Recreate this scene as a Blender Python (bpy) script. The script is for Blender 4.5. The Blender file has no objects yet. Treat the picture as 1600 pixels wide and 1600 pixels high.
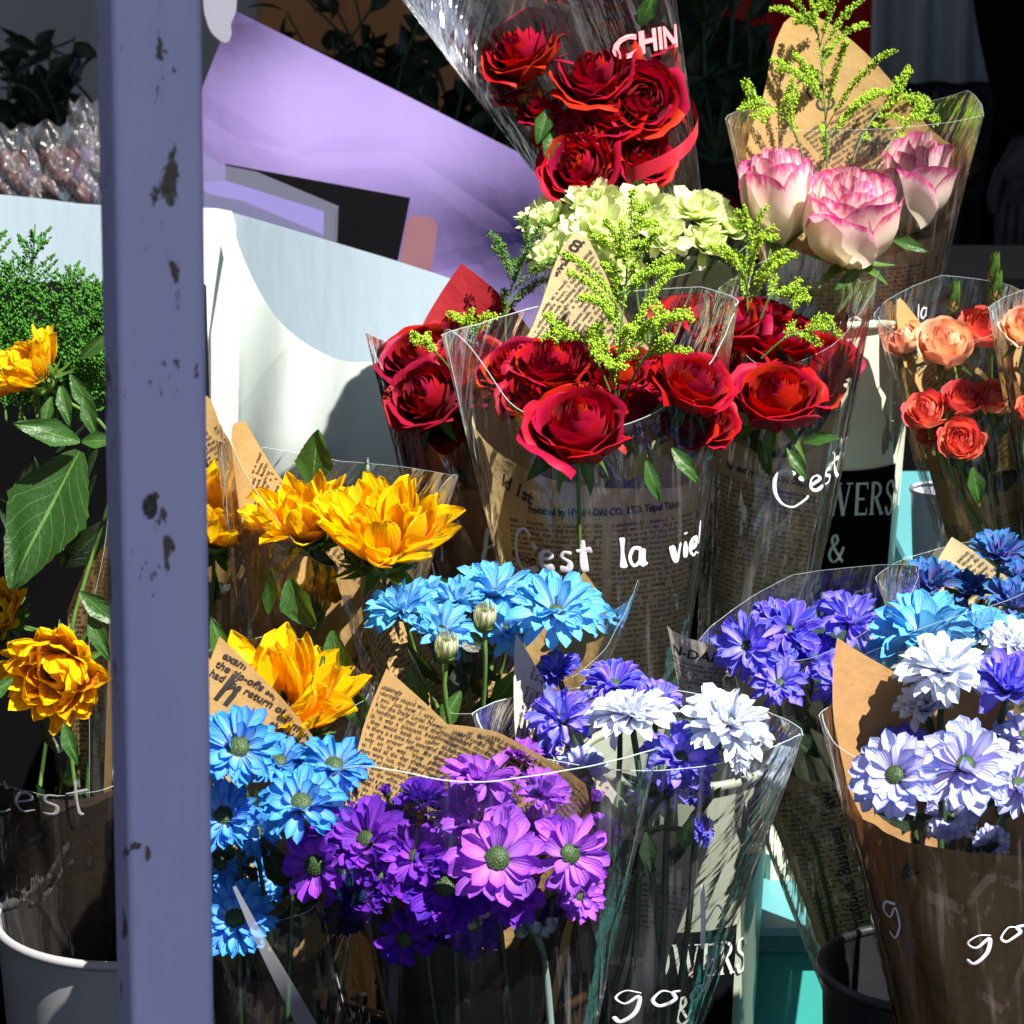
import bpy, math, random
import numpy as np
from mathutils import Vector

S = bpy.context.scene
COL = S.collection
rng = np.random.default_rng(11)
random.seed(11)
R = math.radians

# ------------------------------------------------------------------ camera
PITCH, FOV, CAM_Z, DOFF = R(15), R(20), 1.45, 0.65
cam_d = bpy.data.cameras.new('camera')
cam = bpy.data.objects.new('camera', cam_d); COL.objects.link(cam)
cam.location = (0, 0, CAM_Z); cam.rotation_euler = (math.pi/2 - PITCH, 0, 0)
cam_d.sensor_width = 36; cam_d.lens = 18/math.tan(FOV/2)
cam_d.clip_start = .05; cam_d.clip_end = 200
cam_d.dof.use_dof = True; cam_d.dof.focus_distance = 2.16; cam_d.dof.aperture_fstop = 20
S.camera = cam

# ------------------------------------------------------------------ sky, sun, exposure
SUN = Vector((.40, -.38, .83)).normalized()          # towards the sun
w = bpy.data.worlds.new('World'); S.world = w; w.use_nodes = True
nt = w.node_tree; nt.nodes.clear()
sky = nt.nodes.new('ShaderNodeTexSky'); sky.sky_type = 'NISHITA'; sky.sun_disc = False
sky.sun_elevation = math.asin(SUN.z); sky.sun_rotation = math.atan2(SUN.x, SUN.y)
bg = nt.nodes.new('ShaderNodeBackground'); bg.inputs[1].default_value = .05
wo = nt.nodes.new('ShaderNodeOutputWorld')
nt.links.new(sky.outputs[0], bg.inputs[0]); nt.links.new(bg.outputs[0], wo.inputs[0])
sd = bpy.data.lights.new('sun', 'SUN'); sd.energy = 5; sd.angle = R(.5); sd.color = (1, .95, .86)
so = bpy.data.objects.new('sun', sd); COL.objects.link(so)
so.rotation_euler = SUN.to_track_quat('Z', 'Y').to_euler()
S.view_settings.view_transform = 'Standard'; S.view_settings.look = 'None'
S.view_settings.exposure = 1.4; S.view_settings.gamma = 1
S.render.engine = 'CYCLES'
S.cycles.transparent_max_bounces = 40; S.cycles.max_bounces = 10
S.cycles.diffuse_bounces = 4; S.cycles.glossy_bounces = 4; S.cycles.transmission_bounces = 6
S.cycles.sample_clamp_indirect = 6; S.cycles.caustics_reflective = False; S.cycles.caustics_refractive = False
S.cycles.use_denoising = True

# ------------------------------------------------------------------ geometry helpers
FW = np.array([0, math.cos(PITCH), -math.sin(PITCH)]); RT = np.array([1., 0, 0]); UP = np.array([0, math.sin(PITCH), math.cos(PITCH)])
CP = np.array([0, 0, CAM_Z]); K = 2*math.tan(FOV/2)/1600
def mpp(D): return (D + DOFF)*K                       # metres for one picture unit at distance D
def P(px, py, D):
    d = D + DOFF
    return CP + d*FW + (px-800)*K*d*RT + (800-py)*K*d*UP
def nrm(v):
    v = np.asarray(v, float); return v/(np.linalg.norm(v)+1e-12)
def frame(n, spin=0.):
    n = nrm(n); a = np.array([0, 0, 1.]) if abs(n[2]) < .9 else np.array([0, 1., 0])
    x = nrm(np.cross(a, n)); y = np.cross(n, x)
    c, s = math.cos(spin), math.sin(spin)
    return np.stack([c*x+s*y, -s*x+c*y, n])           # rows: X, Y, Z
def gfaces(nv, nu, closed=False, off=0):
    i, j = np.meshgrid(np.arange(nv-1), np.arange(nu if closed else nu-1), indexing='ij')
    i, j = i.ravel(), j.ravel(); j2 = (j+1) % nu
    return np.stack([i*nu+j, i*nu+j2, (i+1)*nu+j2, (i+1)*nu+j], 1)+off

class MB:
    def __init__(self): self.v, self.f, self.m, self.a, self.n = [], [], [], [], 0
    def add(self, v, f, m=0, a=None):
        v = np.asarray(v, float).reshape(-1, 3); f = np.asarray(f, int)
        self.v.append(v); self.f.append(f+self.n); self.m.append(np.full(len(f), m, int))
        self.a.append(np.zeros((len(v), 3)) if a is None else np.broadcast_to(np.asarray(a, float), (len(v), 3)))
        self.n += len(v); return self
    def tube(self, pts, r, n=6, m=0, a=None, cap=True):
        pts = np.asarray(pts, float); k = len(pts); r = np.broadcast_to(r, (k,))
        t = np.gradient(pts, axis=0); t /= np.linalg.norm(t, axis=1)[:, None]+1e-12
        x = nrm(np.cross(t[0], [.31, .2, .93])); X = []
        for q in t:
            x = nrm(x-q*np.dot(x, q)); X.append(x)
        X = np.array(X); Y = np.cross(t, X); th = np.linspace(0, 2*math.pi, n, endpoint=False)
        V = pts[:, None]+r[:, None, None]*(np.cos(th)[None, :, None]*X[:, None]+np.sin(th)[None, :, None]*Y[:, None])
        self.add(V, gfaces(k, n, True), m, a)
        if cap and n >= 3:
            for e, c in ((0, 1), (k-1, -1)):
                i = np.arange(n); v = np.vstack([V[e], pts[e]]); f = np.stack([(i+1) % n, i, np.full(n, n)], 1)[:, ::c]
                self.add(v, f, m, a)
        return self
    def box(self, c, s, rot=0., m=0, bev=0., tilt=0.):
        x, y, z = np.array(s)/2.; q = bev
        pl = [(-x+q, -y), (x-q, -y), (x, -y+q), (x, y-q), (x-q, y), (-x+q, y), (-x, y-q), (-x, -y+q)] if q else [(-x, -y), (x, -y), (x, y), (-x, y)]
        L = []
        for zz, k in ((-z, 1-q/min(x, y) if q else 1), (-z+q, 1), (z-q, 1), (z, 1-q/min(x, y) if q else 1)) if q else ((-z, 1), (z, 1)):
            L.append([(a*k, b*k, zz) for a, b in pl])
        L = np.array(L); n = len(pl); V = L.reshape(-1, 3)
        ct, st = math.cos(tilt), math.sin(tilt); V = V@np.array([[1, 0, 0], [0, ct, st], [0, -st, ct]])
        cr, sr = math.cos(rot), math.sin(rot); V = V@np.array([[cr, sr, 0], [-sr, cr, 0], [0, 0, 1]])+np.array(c)
        self.add(V, gfaces(len(L), n, True), m)
        k = (len(L)-1)*n; i = np.arange(1, n-1)
        self.add(V[:n], np.stack([np.zeros(n-2, int), i+1, i], 1), m); self.add(V[k:], np.stack([np.zeros(n-2, int), i, i+1], 1), m)
        return self
    def build(self, name, mats, parent=None, smooth=True, origin=None):
        V = np.concatenate(self.v); A = np.concatenate(self.a)
        if parent is not None: o0 = ORG[parent.name]
        else: o0 = np.array(origin if origin is not None else [V[:, 0].mean(), V[:, 1].mean(), V[:, 2].min()])
        V = V-o0
        me = bpy.data.meshes.new(name); me.vertices.add(len(V)); me.vertices.foreach_set('co', V.ravel().astype(np.float32))
        lt = np.concatenate([np.full(len(f), f.shape[1]) for f in self.f]); li = np.concatenate([f.ravel() for f in self.f])
        me.loops.add(len(li)); me.loops.foreach_set('vertex_index', li.astype(np.int32))
        me.polygons.add(len(lt)); me.polygons.foreach_set('loop_start', np.concatenate([[0], np.cumsum(lt)[:-1]]).astype(np.int32))
        me.polygons.foreach_set('loop_total', lt.astype(np.int32))
        me.polygons.foreach_set('material_index', np.concatenate(self.m).astype(np.int32))
        me.polygons.foreach_set('use_smooth', np.full(len(lt), smooth))
        for m in (mats if isinstance(mats, (list, tuple)) else [mats]): me.materials.append(m)
        at = me.attributes.new('pc', 'FLOAT_VECTOR', 'POINT'); at.data.foreach_set('vector', A.ravel().astype(np.float32))
        me.update(calc_edges=True); me.validate()
        o = bpy.data.objects.new(name, me); COL.objects.link(o)
        if parent is not None: o.parent = parent
        else: o.location = o0
        ORG[o.name] = o0
        return o
ORG = {}
def tag(o, label, cat=None, group=None, kind=None):
    o['label'] = label
    if cat: o['category'] = cat
    if group: o['group'] = group
    if kind: o['kind'] = kind
    return o
def empty(name, loc, label, cat, group=None):
    o = bpy.data.objects.new(name, None); COL.objects.link(o); o.location = loc; o.empty_display_size = .02
    ORG[o.name] = np.array(loc, float); return tag(o, label, cat, group)
def spline(pts, n=24):                                 # smooth curve through points of any dimension
    p = np.asarray(pts, float); k = len(p)
    if k < 3: return p[0]+(p[-1]-p[0])*np.linspace(0, 1, n)[:, None]
    q = np.vstack([2*p[0]-p[1], p, 2*p[-1]-p[-2]]); out = []
    for x in np.linspace(0, k-1-1e-6, n):
        i = int(x); t = x-i; a, b, c, d = q[i:i+4]
        out.append(.5*((2*b)+(c-a)*t+(2*a-5*b+4*c-d)*t*t+(3*b-a-3*c+d)*t**3))
    return np.array(out)

# ------------------------------------------------------------------ materials
class NT:
    def __init__(self, name):
        self.mat = bpy.data.materials.new(name); self.mat.use_nodes = True; self.t = self.mat.node_tree; self.t.nodes.clear()
        self.out = self.t.nodes.new('ShaderNodeOutputMaterial')
    def n(self, typ, **kw):
        x = self.t.nodes.new('ShaderNode'+typ)
        for k, v in kw.items():
            if k == 'ins':
                for a, b in v.items(): self.set(x.inputs[a], b)
            else: setattr(x, k, v)
        return x
    def set(self, sock, val):
        if isinstance(val, bpy.types.NodeSocket): self.t.links.new(val, sock)
        elif isinstance(val, (tuple, list)) and len(val) == 3 and sock.type == 'RGBA': sock.default_value = (*val, 1)
        else: sock.default_value = val
    def math(self, op, a, b=0., c=0., clamp=False):
        x = self.n('Math', operation=op, use_clamp=clamp); self.set(x.inputs[0], a); self.set(x.inputs[1], b); self.set(x.inputs[2], c); return x.outputs[0]
    def mix(self, f, a, b):
        x = self.n('Mix', data_type='RGBA'); self.set(x.inputs[0], f); self.set(x.inputs[6], a); self.set(x.inputs[7], b); return x.outputs[2]
    def ramp(self, f, stops):
        x = self.n('ValToRGB'); self.set(x.inputs[0], f); e = x.color_ramp.elements
        while len(e) < len(stops): e.new(.5)
        for q, (p, c) in zip(e, stops):
            q.position = p; q.color = (*c, 1) if isinstance(c, (tuple, list)) else (c, c, c, 1)
        return x.outputs[0]
    def noise(self, vec, scale, detail=3., rough=.5):
        x = self.n('TexNoise'); self.set(x.inputs['Vector'], vec); self.set(x.inputs['Scale'], scale); self.set(x.inputs['Detail'], detail); self.set(x.inputs['Roughness'], rough); return x.outputs[0]
    def pos(self): return self.n('NewGeometry').outputs['Position']
    def obj(self): return self.n('TexCoord').outputs['Object']
    def pc(self):
        a = self.n('Attribute', attribute_name='pc'); s = self.n('SeparateXYZ'); self.t.links.new(a.outputs['Vector'], s.inputs[0]); return a.outputs['Vector'], s.outputs
    def scale(self, vec, v):
        x = self.n('VectorMath', operation='MULTIPLY'); self.set(x.inputs[0], vec); x.inputs[1].default_value = v; return x.outputs[0]
    def bump(self, h, s=.3, d=.001):
        x = self.n('Bump'); self.set(x.inputs['Height'], h); x.inputs['Strength'].default_value = s; x.inputs['Distance'].default_value = d; return x.outputs[0]
    def principled(self, col, rough=.5, bump=None, **kw):
        p = self.n('BsdfPrincipled'); self.set(p.inputs['Base Color'], col); self.set(p.inputs['Roughness'], rough)
        if bump is not None: self.set(p.inputs['Normal'], bump)
        for k, v in kw.items(): self.set(p.inputs[k.replace('_', ' ')], v)
        return p.outputs[0]
    def mixs(self, f, a, b):
        x = self.n('MixShader'); self.set(x.inputs[0], f); self.t.links.new(a, x.inputs[1]); self.t.links.new(b, x.inputs[2]); return x.outputs[0]
    def done(self, s): self.t.links.new(s, self.out.inputs[0]); return self.mat

def simple(name, col, rough=.5, nscale=30, namp=.15, bump=.1, **kw):
    t = NT(name); p = t.obj(); f = t.noise(p, nscale, 4)
    c2 = tuple(x*(1-namp*2) for x in col)
    return t.done(t.principled(t.mix(f, col, c2), rough, t.bump(f, bump), **kw))

def petal_mat(name, stops, transl=.4, var=.25, ridges=26, rough=.55, edge=None, tcol=None, rs=.35):
    """pigment runs from petal base (0) to tip (1); every petal a little different"""
    t = NT(name); v, (a, b, c) = t.pc()
    nz = t.noise(t.scale(v, (6, 3, 5)), 1.6, 3)
    f = t.math('ADD', a, t.math('MULTIPLY', t.math('SUBTRACT', nz, .5), .35))
    col = t.ramp(f, stops)
    if edge: col = t.mix(t.math('POWER', t.math('ABSOLUTE', c), 4., clamp=True), col, edge)
    hsv = t.n('HueSaturation', ins={'Color': col}); t.set(hsv.inputs['Value'], t.math('MULTIPLY_ADD', b, var, 1-var/2))
    t.set(hsv.inputs['Hue'], t.math('MULTIPLY_ADD', b, .03, .485))
    col = hsv.outputs[0]
    rd = t.math('SINE', t.math('MULTIPLY', c, ridges)); wr = t.noise(t.pos(), 700, 2)
    bmp = t.bump(t.math('ADD', rd, t.math('MULTIPLY', wr, .6)), rs, .0004)
    pr = t.principled(col, rough, bmp, Specular_IOR_Level=.18, Sheen_Weight=.02)
    tc = t.n('Gamma', ins={'Color': col, 'Gamma': 1.15}).outputs[0] if tcol is None else t.mix(.5, col, tcol)
    tr = t.n('BsdfTranslucent', ins={'Color': tc, 'Normal': bmp}).outputs[0]
    return t.done(t.mixs(transl, pr, tr))

def leaf_mat(name, c1, c2, vein, transl=.3, rough=.42):
    t = NT(name); v, (a, b, c) = t.pc()
    side = t.math('SUBTRACT', t.math('MULTIPLY', a, 7.), t.math('MULTIPLY', t.math('ABSOLUTE', c), 2.6))
    vv = t.math('PINGPONG', side, .5); lat = t.math('LESS_THAN', vv, .035)
    mid = t.math('LESS_THAN', t.math('ABSOLUTE', c), .04)
    vn = t.math('MAXIMUM', t.math('MULTIPLY', lat, .6), mid)
    nz = t.noise(t.pos(), 60, 4)
    col = t.mix(vn, t.mix(nz, c1, c2), vein)
    h = t.math('ADD', t.math('MULTIPLY', t.math('MULTIPLY', vn, -1.), 1.), t.math('MULTIPLY', t.noise(t.pos(), 220, 3), 1.2))
    bm = t.bump(h, .6, .0012)
    pr = t.principled(col, rough, bm, Specular_IOR_Level=.4)
    tr = t.n('BsdfTranslucent', ins={'Color': t.mix(.5, col, (.25, .45, .03))}).outputs[0]
    return t.done(t.mixs(transl, pr, tr))

def paper_mat(name, c1, c2, transl=.3, rough=.7, fib=1.):
    t = NT(name); v, _ = t.pc(); p = t.pos()
    n1 = t.noise(p, 18, 5, .6); n2 = t.noise(p, 900, 2)
    col = t.mix(n1, c1, c2); col = t.mix(t.math('MULTIPLY', n2, .25*fib), col, tuple(x*.6 for x in c2))
    bm = t.bump(t.math('ADD', t.noise(p, 45, 4, .55), t.math('MULTIPLY', n2, .06)), .5, .004)
    pr = t.principled(col, rough, bm, Specular_IOR_Level=.25)
    tr = t.n('BsdfTranslucent', ins={'Color': t.n('Gamma', ins={'Color': col, 'Gamma': 1.3}).outputs[0], 'Normal': bm}).outputs[0]
    return t.done(t.mixs(transl, pr, tr))

def film_mat(name, tint=(1, 1, 1), gl=1., streak=1., haze=.008, rough=.07):
    """thin clear wrapping film; pc.x across in metres, pc.y along in metres"""
    t = NT(name); v, _ = t.pc()
    s1 = t.noise(t.scale(v, (150, 7, 1)), 1., 3, .6); s2 = t.noise(t.scale(v, (45, 9, 1)), 1., 4, .6)
    s3 = t.noise(t.scale(v, (14, 10, 1)), 1.3, 3, .5)
    h = t.math('ADD', t.math('MULTIPLY', s1, .35), t.math('ADD', s2, t.math('MULTIPLY', s3, 1.6)))
    vo = t.n('TexVoronoi', feature='DISTANCE_TO_EDGE', ins={'Vector': t.scale(v, (26, 13, 1)), 'Scale': 1.}).outputs['Distance']
    h = t.math('ADD', h, t.math('MULTIPLY', t.math('MINIMUM', vo, .09), 3.))
    bm = t.bump(h, .9, .0032)
    lw = t.n('LayerWeight', ins={'Blend': .35, 'Normal': bm}).outputs['Fresnel']
    g = t.math('MULTIPLY_ADD', lw, .85*gl, .045*gl, clamp=True)
    tr = t.n('BsdfTransparent', ins={'Color': tuple(.985*x for x in tint)}).outputs[0]
    gs = t.n('BsdfGlossy', ins={'Color': (1, 1, 1), 'Roughness': rough, 'Normal': bm}).outputs[0]
    m = t.mixs(g, tr, gs)
    k = t.ramp(t.math('MULTIPLY', s1, t.math('MULTIPLY_ADD', s2, .9, .55)), [(.56, 0.), (.76, 1.)])
    k = t.math('MULTIPLY_ADD', t.math('MULTIPLY', k, s3), .22*streak, haze)
    df = t.mixs(.5, t.n('BsdfDiffuse', ins={'Color': (.86, .88, .95)}).outputs[0], t.n('BsdfTranslucent', ins={'Color': (.86, .88, .95)}).outputs[0])
    return t.done(t.mixs(k, m, df))

M = {}
M['film'] = film_mat('clear_film', gl=1.1, streak=1.25); M['film_soft'] = film_mat('clear_film_soft', gl=.8, streak=.45, haze=.008)
M['film_edge_glint'] = (lambda t: t.done(t.mixs(.35, t.n('BsdfTransparent').outputs[0], t.principled((.75, .92, .9), .15))))(NT('film_edge_glint'))  # pale tube colour stands for the highlight along the film edge
M['ink'] = simple('printing_ink', (.022, .018, .016), .6, namp=.1)
M['white_ink'] = simple('white_marker', (.80, .80, .88), .45, namp=.05, bump=.02)
M['news'] = paper_mat('newspaper', (.95, .79, .47), (.88, .70, .39), .5)
M['news_tan'] = paper_mat('newspaper_tan', (.60, .40, .17), (.50, .31, .11), .38)
M['news_grey'] = paper_mat('newspaper_grey', (.70, .64, .58), (.60, .54, .50), .4)
M['shaded_paper'] = paper_mat('shaded_brown_paper', (.05, .035, .022), (.035, .022, .014), .05)  # wrap paper darkened to carry the shade low in the front row
M['kraft'] = paper_mat('kraft_paper', (.50, .29, .12), (.38, .21, .085), .22, fib=1.6)
M['red_paper'] = paper_mat('red_paper', (.42, .02, .03), (.30, .012, .02), .3)
M['stem'] = simple('stem_green', (.10, .20, .035), .45, 90, .25)
M['stem_dark'] = simple('stem_dark', (.035, .09, .03), .5, 90, .25)
M['leaf'] = leaf_mat('leaf_green', (.035, .11, .016), (.024, .075, .014), (.12, .24, .06), .28)
M['leaf_big'] = leaf_mat('leaf_broad', (.026, .085, .014), (.016, .055, .012), (.11, .24, .06), .35)
M['leaf_shaded'] = leaf_mat('leaf_shaded', (.010, .026, .010), (.007, .018, .008), (.03, .06, .025), .1)  # leaf green darkened to carry the shade behind and inside the wraps
M['sepal'] = leaf_mat('sepal_green', (.09, .20, .03), (.05, .12, .02), (.2, .35, .08), .3)
M['disc_green'] = simple('disc_green', (.030, .085, .010), .6, 500, .4, .5)
M['disc_lime'] = simple('disc_lime', (.35, .55, .05), .6, 500, .3, .5)
M['disc_brown'] = simple('disc_brown', (.05, .022, .008), .8, 500, .4, .6)
M['goldenrod'] = (lambda t: t.done(t.mixs(.3, t.principled(t.mix(t.noise(t.pos(), 160, 2), (.52, .72, .05), (.30, .54, .03)), .5), t.n('BsdfTranslucent', ins={'Color': (.4, .6, .03)}).outputs[0])))(NT('goldenrod_beads'))
M['goldenrod_shaded'] = simple('goldenrod_shaded_beads', (.10, .24, .03), .6, 160, .3)  # goldenrod copy darkened for the spray in shade
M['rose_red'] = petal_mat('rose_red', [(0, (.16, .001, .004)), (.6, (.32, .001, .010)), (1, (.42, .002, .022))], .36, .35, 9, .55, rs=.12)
M['rose_deep'] = petal_mat('rose_deep', [(0, (.08, .001, .003)), (.6, (.20, .001, .010)), (1, (.30, .002, .020))], .25, .3, 9, .55, rs=.12)  # deeper copy of the red, carries the shade on the left roses
M['rose_pink'] = petal_mat('rose_pink', [(0, (.90, .86, .62)), (.55, (.94, .87, .76)), (.82, (.92, .74, .72)), (.94, (.76, .20, .42)), (1, (.70, .06, .32))], .5, .12, 9, .5, rs=.12)
M['rose_peach'] = petal_mat('rose_peach', [(0, (.88, .66, .40)), (.6, (.90, .54, .32)), (1, (.90, .44, .30))], .3, .2, 9, .5, rs=.12)
M['rose_coral'] = petal_mat('rose_coral', [(0, (.82, .42, .22)), (.5, (.78, .20, .13)), (1, (.74, .11, .09))], .3, .25, 9, .5, rs=.12)
M['sun'] = petal_mat('sunflower_yellow', [(0, (.80, .36, .0)), (.3, (.86, .46, .0)), (1, (.90, .57, .002))], .5, .18, 20, .5, rs=.3, tcol=(.95, .70, .0))
M['d_sky'] = petal_mat('daisy_sky_blue', [(0, (.62, .76, .92)), (.45, (.30, .62, .86)), (1, (.08, .44, .78))], .42, .25, 18, .55, edge=(.10, .44, .84))
M['d_blue'] = petal_mat('daisy_blue', [(0, (.52, .62, .90)), (.45, (.18, .46, .84)), (1, (.04, .31, .74))], .4, .25, 18, .55, edge=(.02, .22, .74))
M['d_violet'] = petal_mat('daisy_violet', [(0, (.62, .58, .92)), (.5, (.36, .33, .88)), (1, (.17, .14, .80))], .4, .3, 18, .55, edge=(.10, .06, .72))
M['d_indigo'] = petal_mat('daisy_indigo', [(0, (.34, .30, .85)), (.5, (.12, .08, .72)), (1, (.05, .05, .62))], .4, .3, 18, .55, edge=(.40, .36, .90))
M['d_purple'] = petal_mat('daisy_purple', [(0, (.40, .10, .66)), (.5, (.30, .06, .64)), (1, (.19, .03, .58))], .42, .35, 18, .55, edge=(.22, .03, .6))
M['d_mauve'] = petal_mat('daisy_mauve', [(0, (.60, .26, .78)), (.5, (.50, .17, .74)), (1, (.28, .06, .62))], .42, .25, 18, .55, edge=(.36, .08, .7))
M['d_deep'] = petal_mat('daisy_deep_purple', [(0, (.20, .03, .50)), (.5, (.12, .015, .46)), (1, (.10, .012, .44))], .4, .35, 18, .55)
M['d_white'] = petal_mat('daisy_white', [(0, (.72, .70, .86)), (.6, (.84, .84, .90)), (1, (.74, .80, .92))], .4, .1, 18, .5, edge=(.5, .66, .92))
M['d_lav'] = petal_mat('daisy_lavender', [(0, (.62, .50, .84)), (.4, (.66, .60, .86)), (.85, (.60, .62, .90)), (1, (.30, .40, .86))], .4, .15, 18, .52, edge=(.34, .42, .88))
M['d_dark'] = petal_mat('daisy_navy', [(0, (.42, .28, .62)), (.5, (.20, .14, .50)), (1, (.02, .20, .48))], .35, .3, 18, .5, edge=(.02, .28, .6))
M['d_green'] = petal_mat('mum_green', [(0, (.50, .72, .12)), (.4, (.74, .84, .36)), (1, (.84, .88, .58))], .5, .15, 18, .55)
M['bud_pale'] = petal_mat('bud_pale', [(0, (.22, .34, .06)), (.5, (.66, .70, .36)), (1, (.84, .84, .66))], .3, .15, 18, .55)
# ------------------------------------------------------------------ flowers (all sizes in metres)
def petal_pts(L, W, nu, nv, ph0, ph1, ph2=0., cup=.2, tipw=.7, base=.25, point=0., ruffle=0., twist=0., groove=.02):
    v = np.linspace(0, 1, nv); u = np.linspace(-1, 1, nu)
    ph = ph0+ph1*v+ph2*v*v
    y = np.concatenate([[0], np.cumsum(np.cos((ph[1:]+ph[:-1])/2))])*L/(nv-1)
    z = np.concatenate([[0], np.cumsum(np.sin((ph[1:]+ph[:-1])/2))])*L/(nv-1)
    wv = base+(1-base)*np.clip(v/tipw, 0, 1)**.8
    e = np.clip((v-tipw)/(1-tipw), 0, 1)
    wv = wv*(np.sqrt(np.clip(1-e**2.2, 0, 1))*(1-point)+point*(1-e)**.9)
    wv = np.maximum(wv, .04)
    X = W/2*wv[:, None]*u[None]
    dz = cup*W*(u[None]**2)*wv[:, None]**1 - groove*W*np.cos(u[None]*math.pi*2.5)*np.sin(math.pi*v)[:, None]
    if ruffle: dz = dz+ruffle*W*np.sin(u[None]*5+v[:, None]*7+rng.uniform(0, 6))*v[:, None]
    Y = y[:, None]-np.sin(ph)[:, None]*dz; Z = z[:, None]+np.cos(ph)[:, None]*dz
    if twist:
        a = twist*v[:, None]; xc = X*np.cos(a); Z = Z+X*np.sin(a); X = xc
    pts = np.stack([X, Y+0*X, Z+0*X], 2).reshape(-1, 3)
    at = np.stack([np.repeat(v, nu), np.full(nu*nv, rng.random()), np.tile(u, nv)], 1)
    return pts, at
def put(mb, pts, at, Fm, c, nv, nu, az, r0, lift=0., roll=0., m=0):
    if roll:
        cr, sr = math.cos(roll), math.sin(roll); pts = pts@np.array([[cr, 0, -sr], [0, 1, 0], [sr, 0, cr]])
    pts = pts+np.array([0, r0, lift]); ca, sa = math.cos(az), math.sin(az)
    q = np.stack([pts[:, 0]*ca-pts[:, 1]*sa, pts[:, 0]*sa+pts[:, 1]*ca, pts[:, 2]], 1)
    mb.add(q@Fm+c, gfaces(nv, nu), m, at)
def dome(mb, c, Fm, r, h, m=0, n=18, k=7, bumpy=.06, down=False):
    ph = np.linspace(.02, math.pi/2, k); th = np.linspace(0, 2*math.pi, n, endpoint=False)
    rr = r*np.sin(ph)[:, None]*(1+bumpy*rng.normal(size=(k, n))*.5); zz = h*np.cos(ph)[:, None]*(1+bumpy*rng.normal(size=(k, n)))
    q = np.stack([rr*np.cos(th), rr*np.sin(th), (-zz if down else zz)+0*rr], 2).reshape(-1, 3)
    f = gfaces(k, n, True); mb.add(q@Fm+c, f if down else f[:, ::-1], m)

def daisy(c, n, R_, lay=((26, 8, 1.), (20, 24, .86), (10, 46, .62)), disc=.2, drop=-10, wid=.27, jit=1.):
    """returns (petal mesh builder, disc builder, back of flower, axis frame)"""
    n = nrm(n); Fm = frame(n, rng.uniform(0, 6)); mb = MB(); c = np.asarray(c, float); jit = jit*rng.uniform(.8, 1.9); R_ = R_*rng.uniform(.93, 1.07); side = rng.uniform(0, 6.28); lop = rng.uniform(0, 14)
    for li, (k, pit, sc) in enumerate(lay):
        for i in range(k):
            if rng.random() < .04: continue
            az = 2*math.pi*(i+rng.normal()*.13*jit)/k+li*.6
            L = R_*sc*(1-disc*.7)*rng.uniform(.84, 1.06); p0 = R(pit+rng.normal()*6*jit+lop*math.cos(az-side)+(rng.normal()*32 if rng.random() < .09 else 0))
            pts, at = petal_pts(L, R_*wid*rng.uniform(.85, 1.15), 5, 8, p0+R(12), R(drop*2-16)+R(rng.normal()*10*jit), R(rng.normal()*8), cup=rng.uniform(.12, .34), tipw=.68, base=.34, twist=rng.normal()*.3*jit)
            put(mb, pts, at, Fm, c, 8, 5, az, R_*disc*.75, -R_*.03*(2-li), rng.normal()*.16*jit)
    d = MB(); dome(d, c+n*R_*.0, Fm, R_*disc, R_*disc*.62, 0)
    for i in range(46):                                # raised florets on the disc
        r = math.sqrt((i+.5)/46)*R_*disc*.93; a = i*2.399963; zz = R_*disc*.62*math.sqrt(max(0, 1-(r/(R_*disc))**2))
        o = c+np.array([r*math.cos(a), r*math.sin(a), zz])@Fm; q = R_*disc*.085
        V = np.array([[q, 0, 0], [0, q, 0], [-q, 0, 0], [0, -q, 0], [0, 0, q*1.5]])@Fm+o
        d.add(V, [[0, 1, 4], [1, 2, 4], [2, 3, 4], [3, 0, 4]])
    cal = MB(); dome(cal, c-n*R_*.05, Fm, R_*disc*1.15, R_*.24, 0, 12, 5, .04, True)
    for i in range(14):
        pts, at = petal_pts(R_*.24, R_*.1, 3, 4, R(14), R(30), 0, tipw=.3, point=.9); put(cal, pts, at, Fm, c-n*R_*.1, 4, 3, i*.4488, R_*disc*.5)
    return mb, d, cal, c-n*R_*.2

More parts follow.
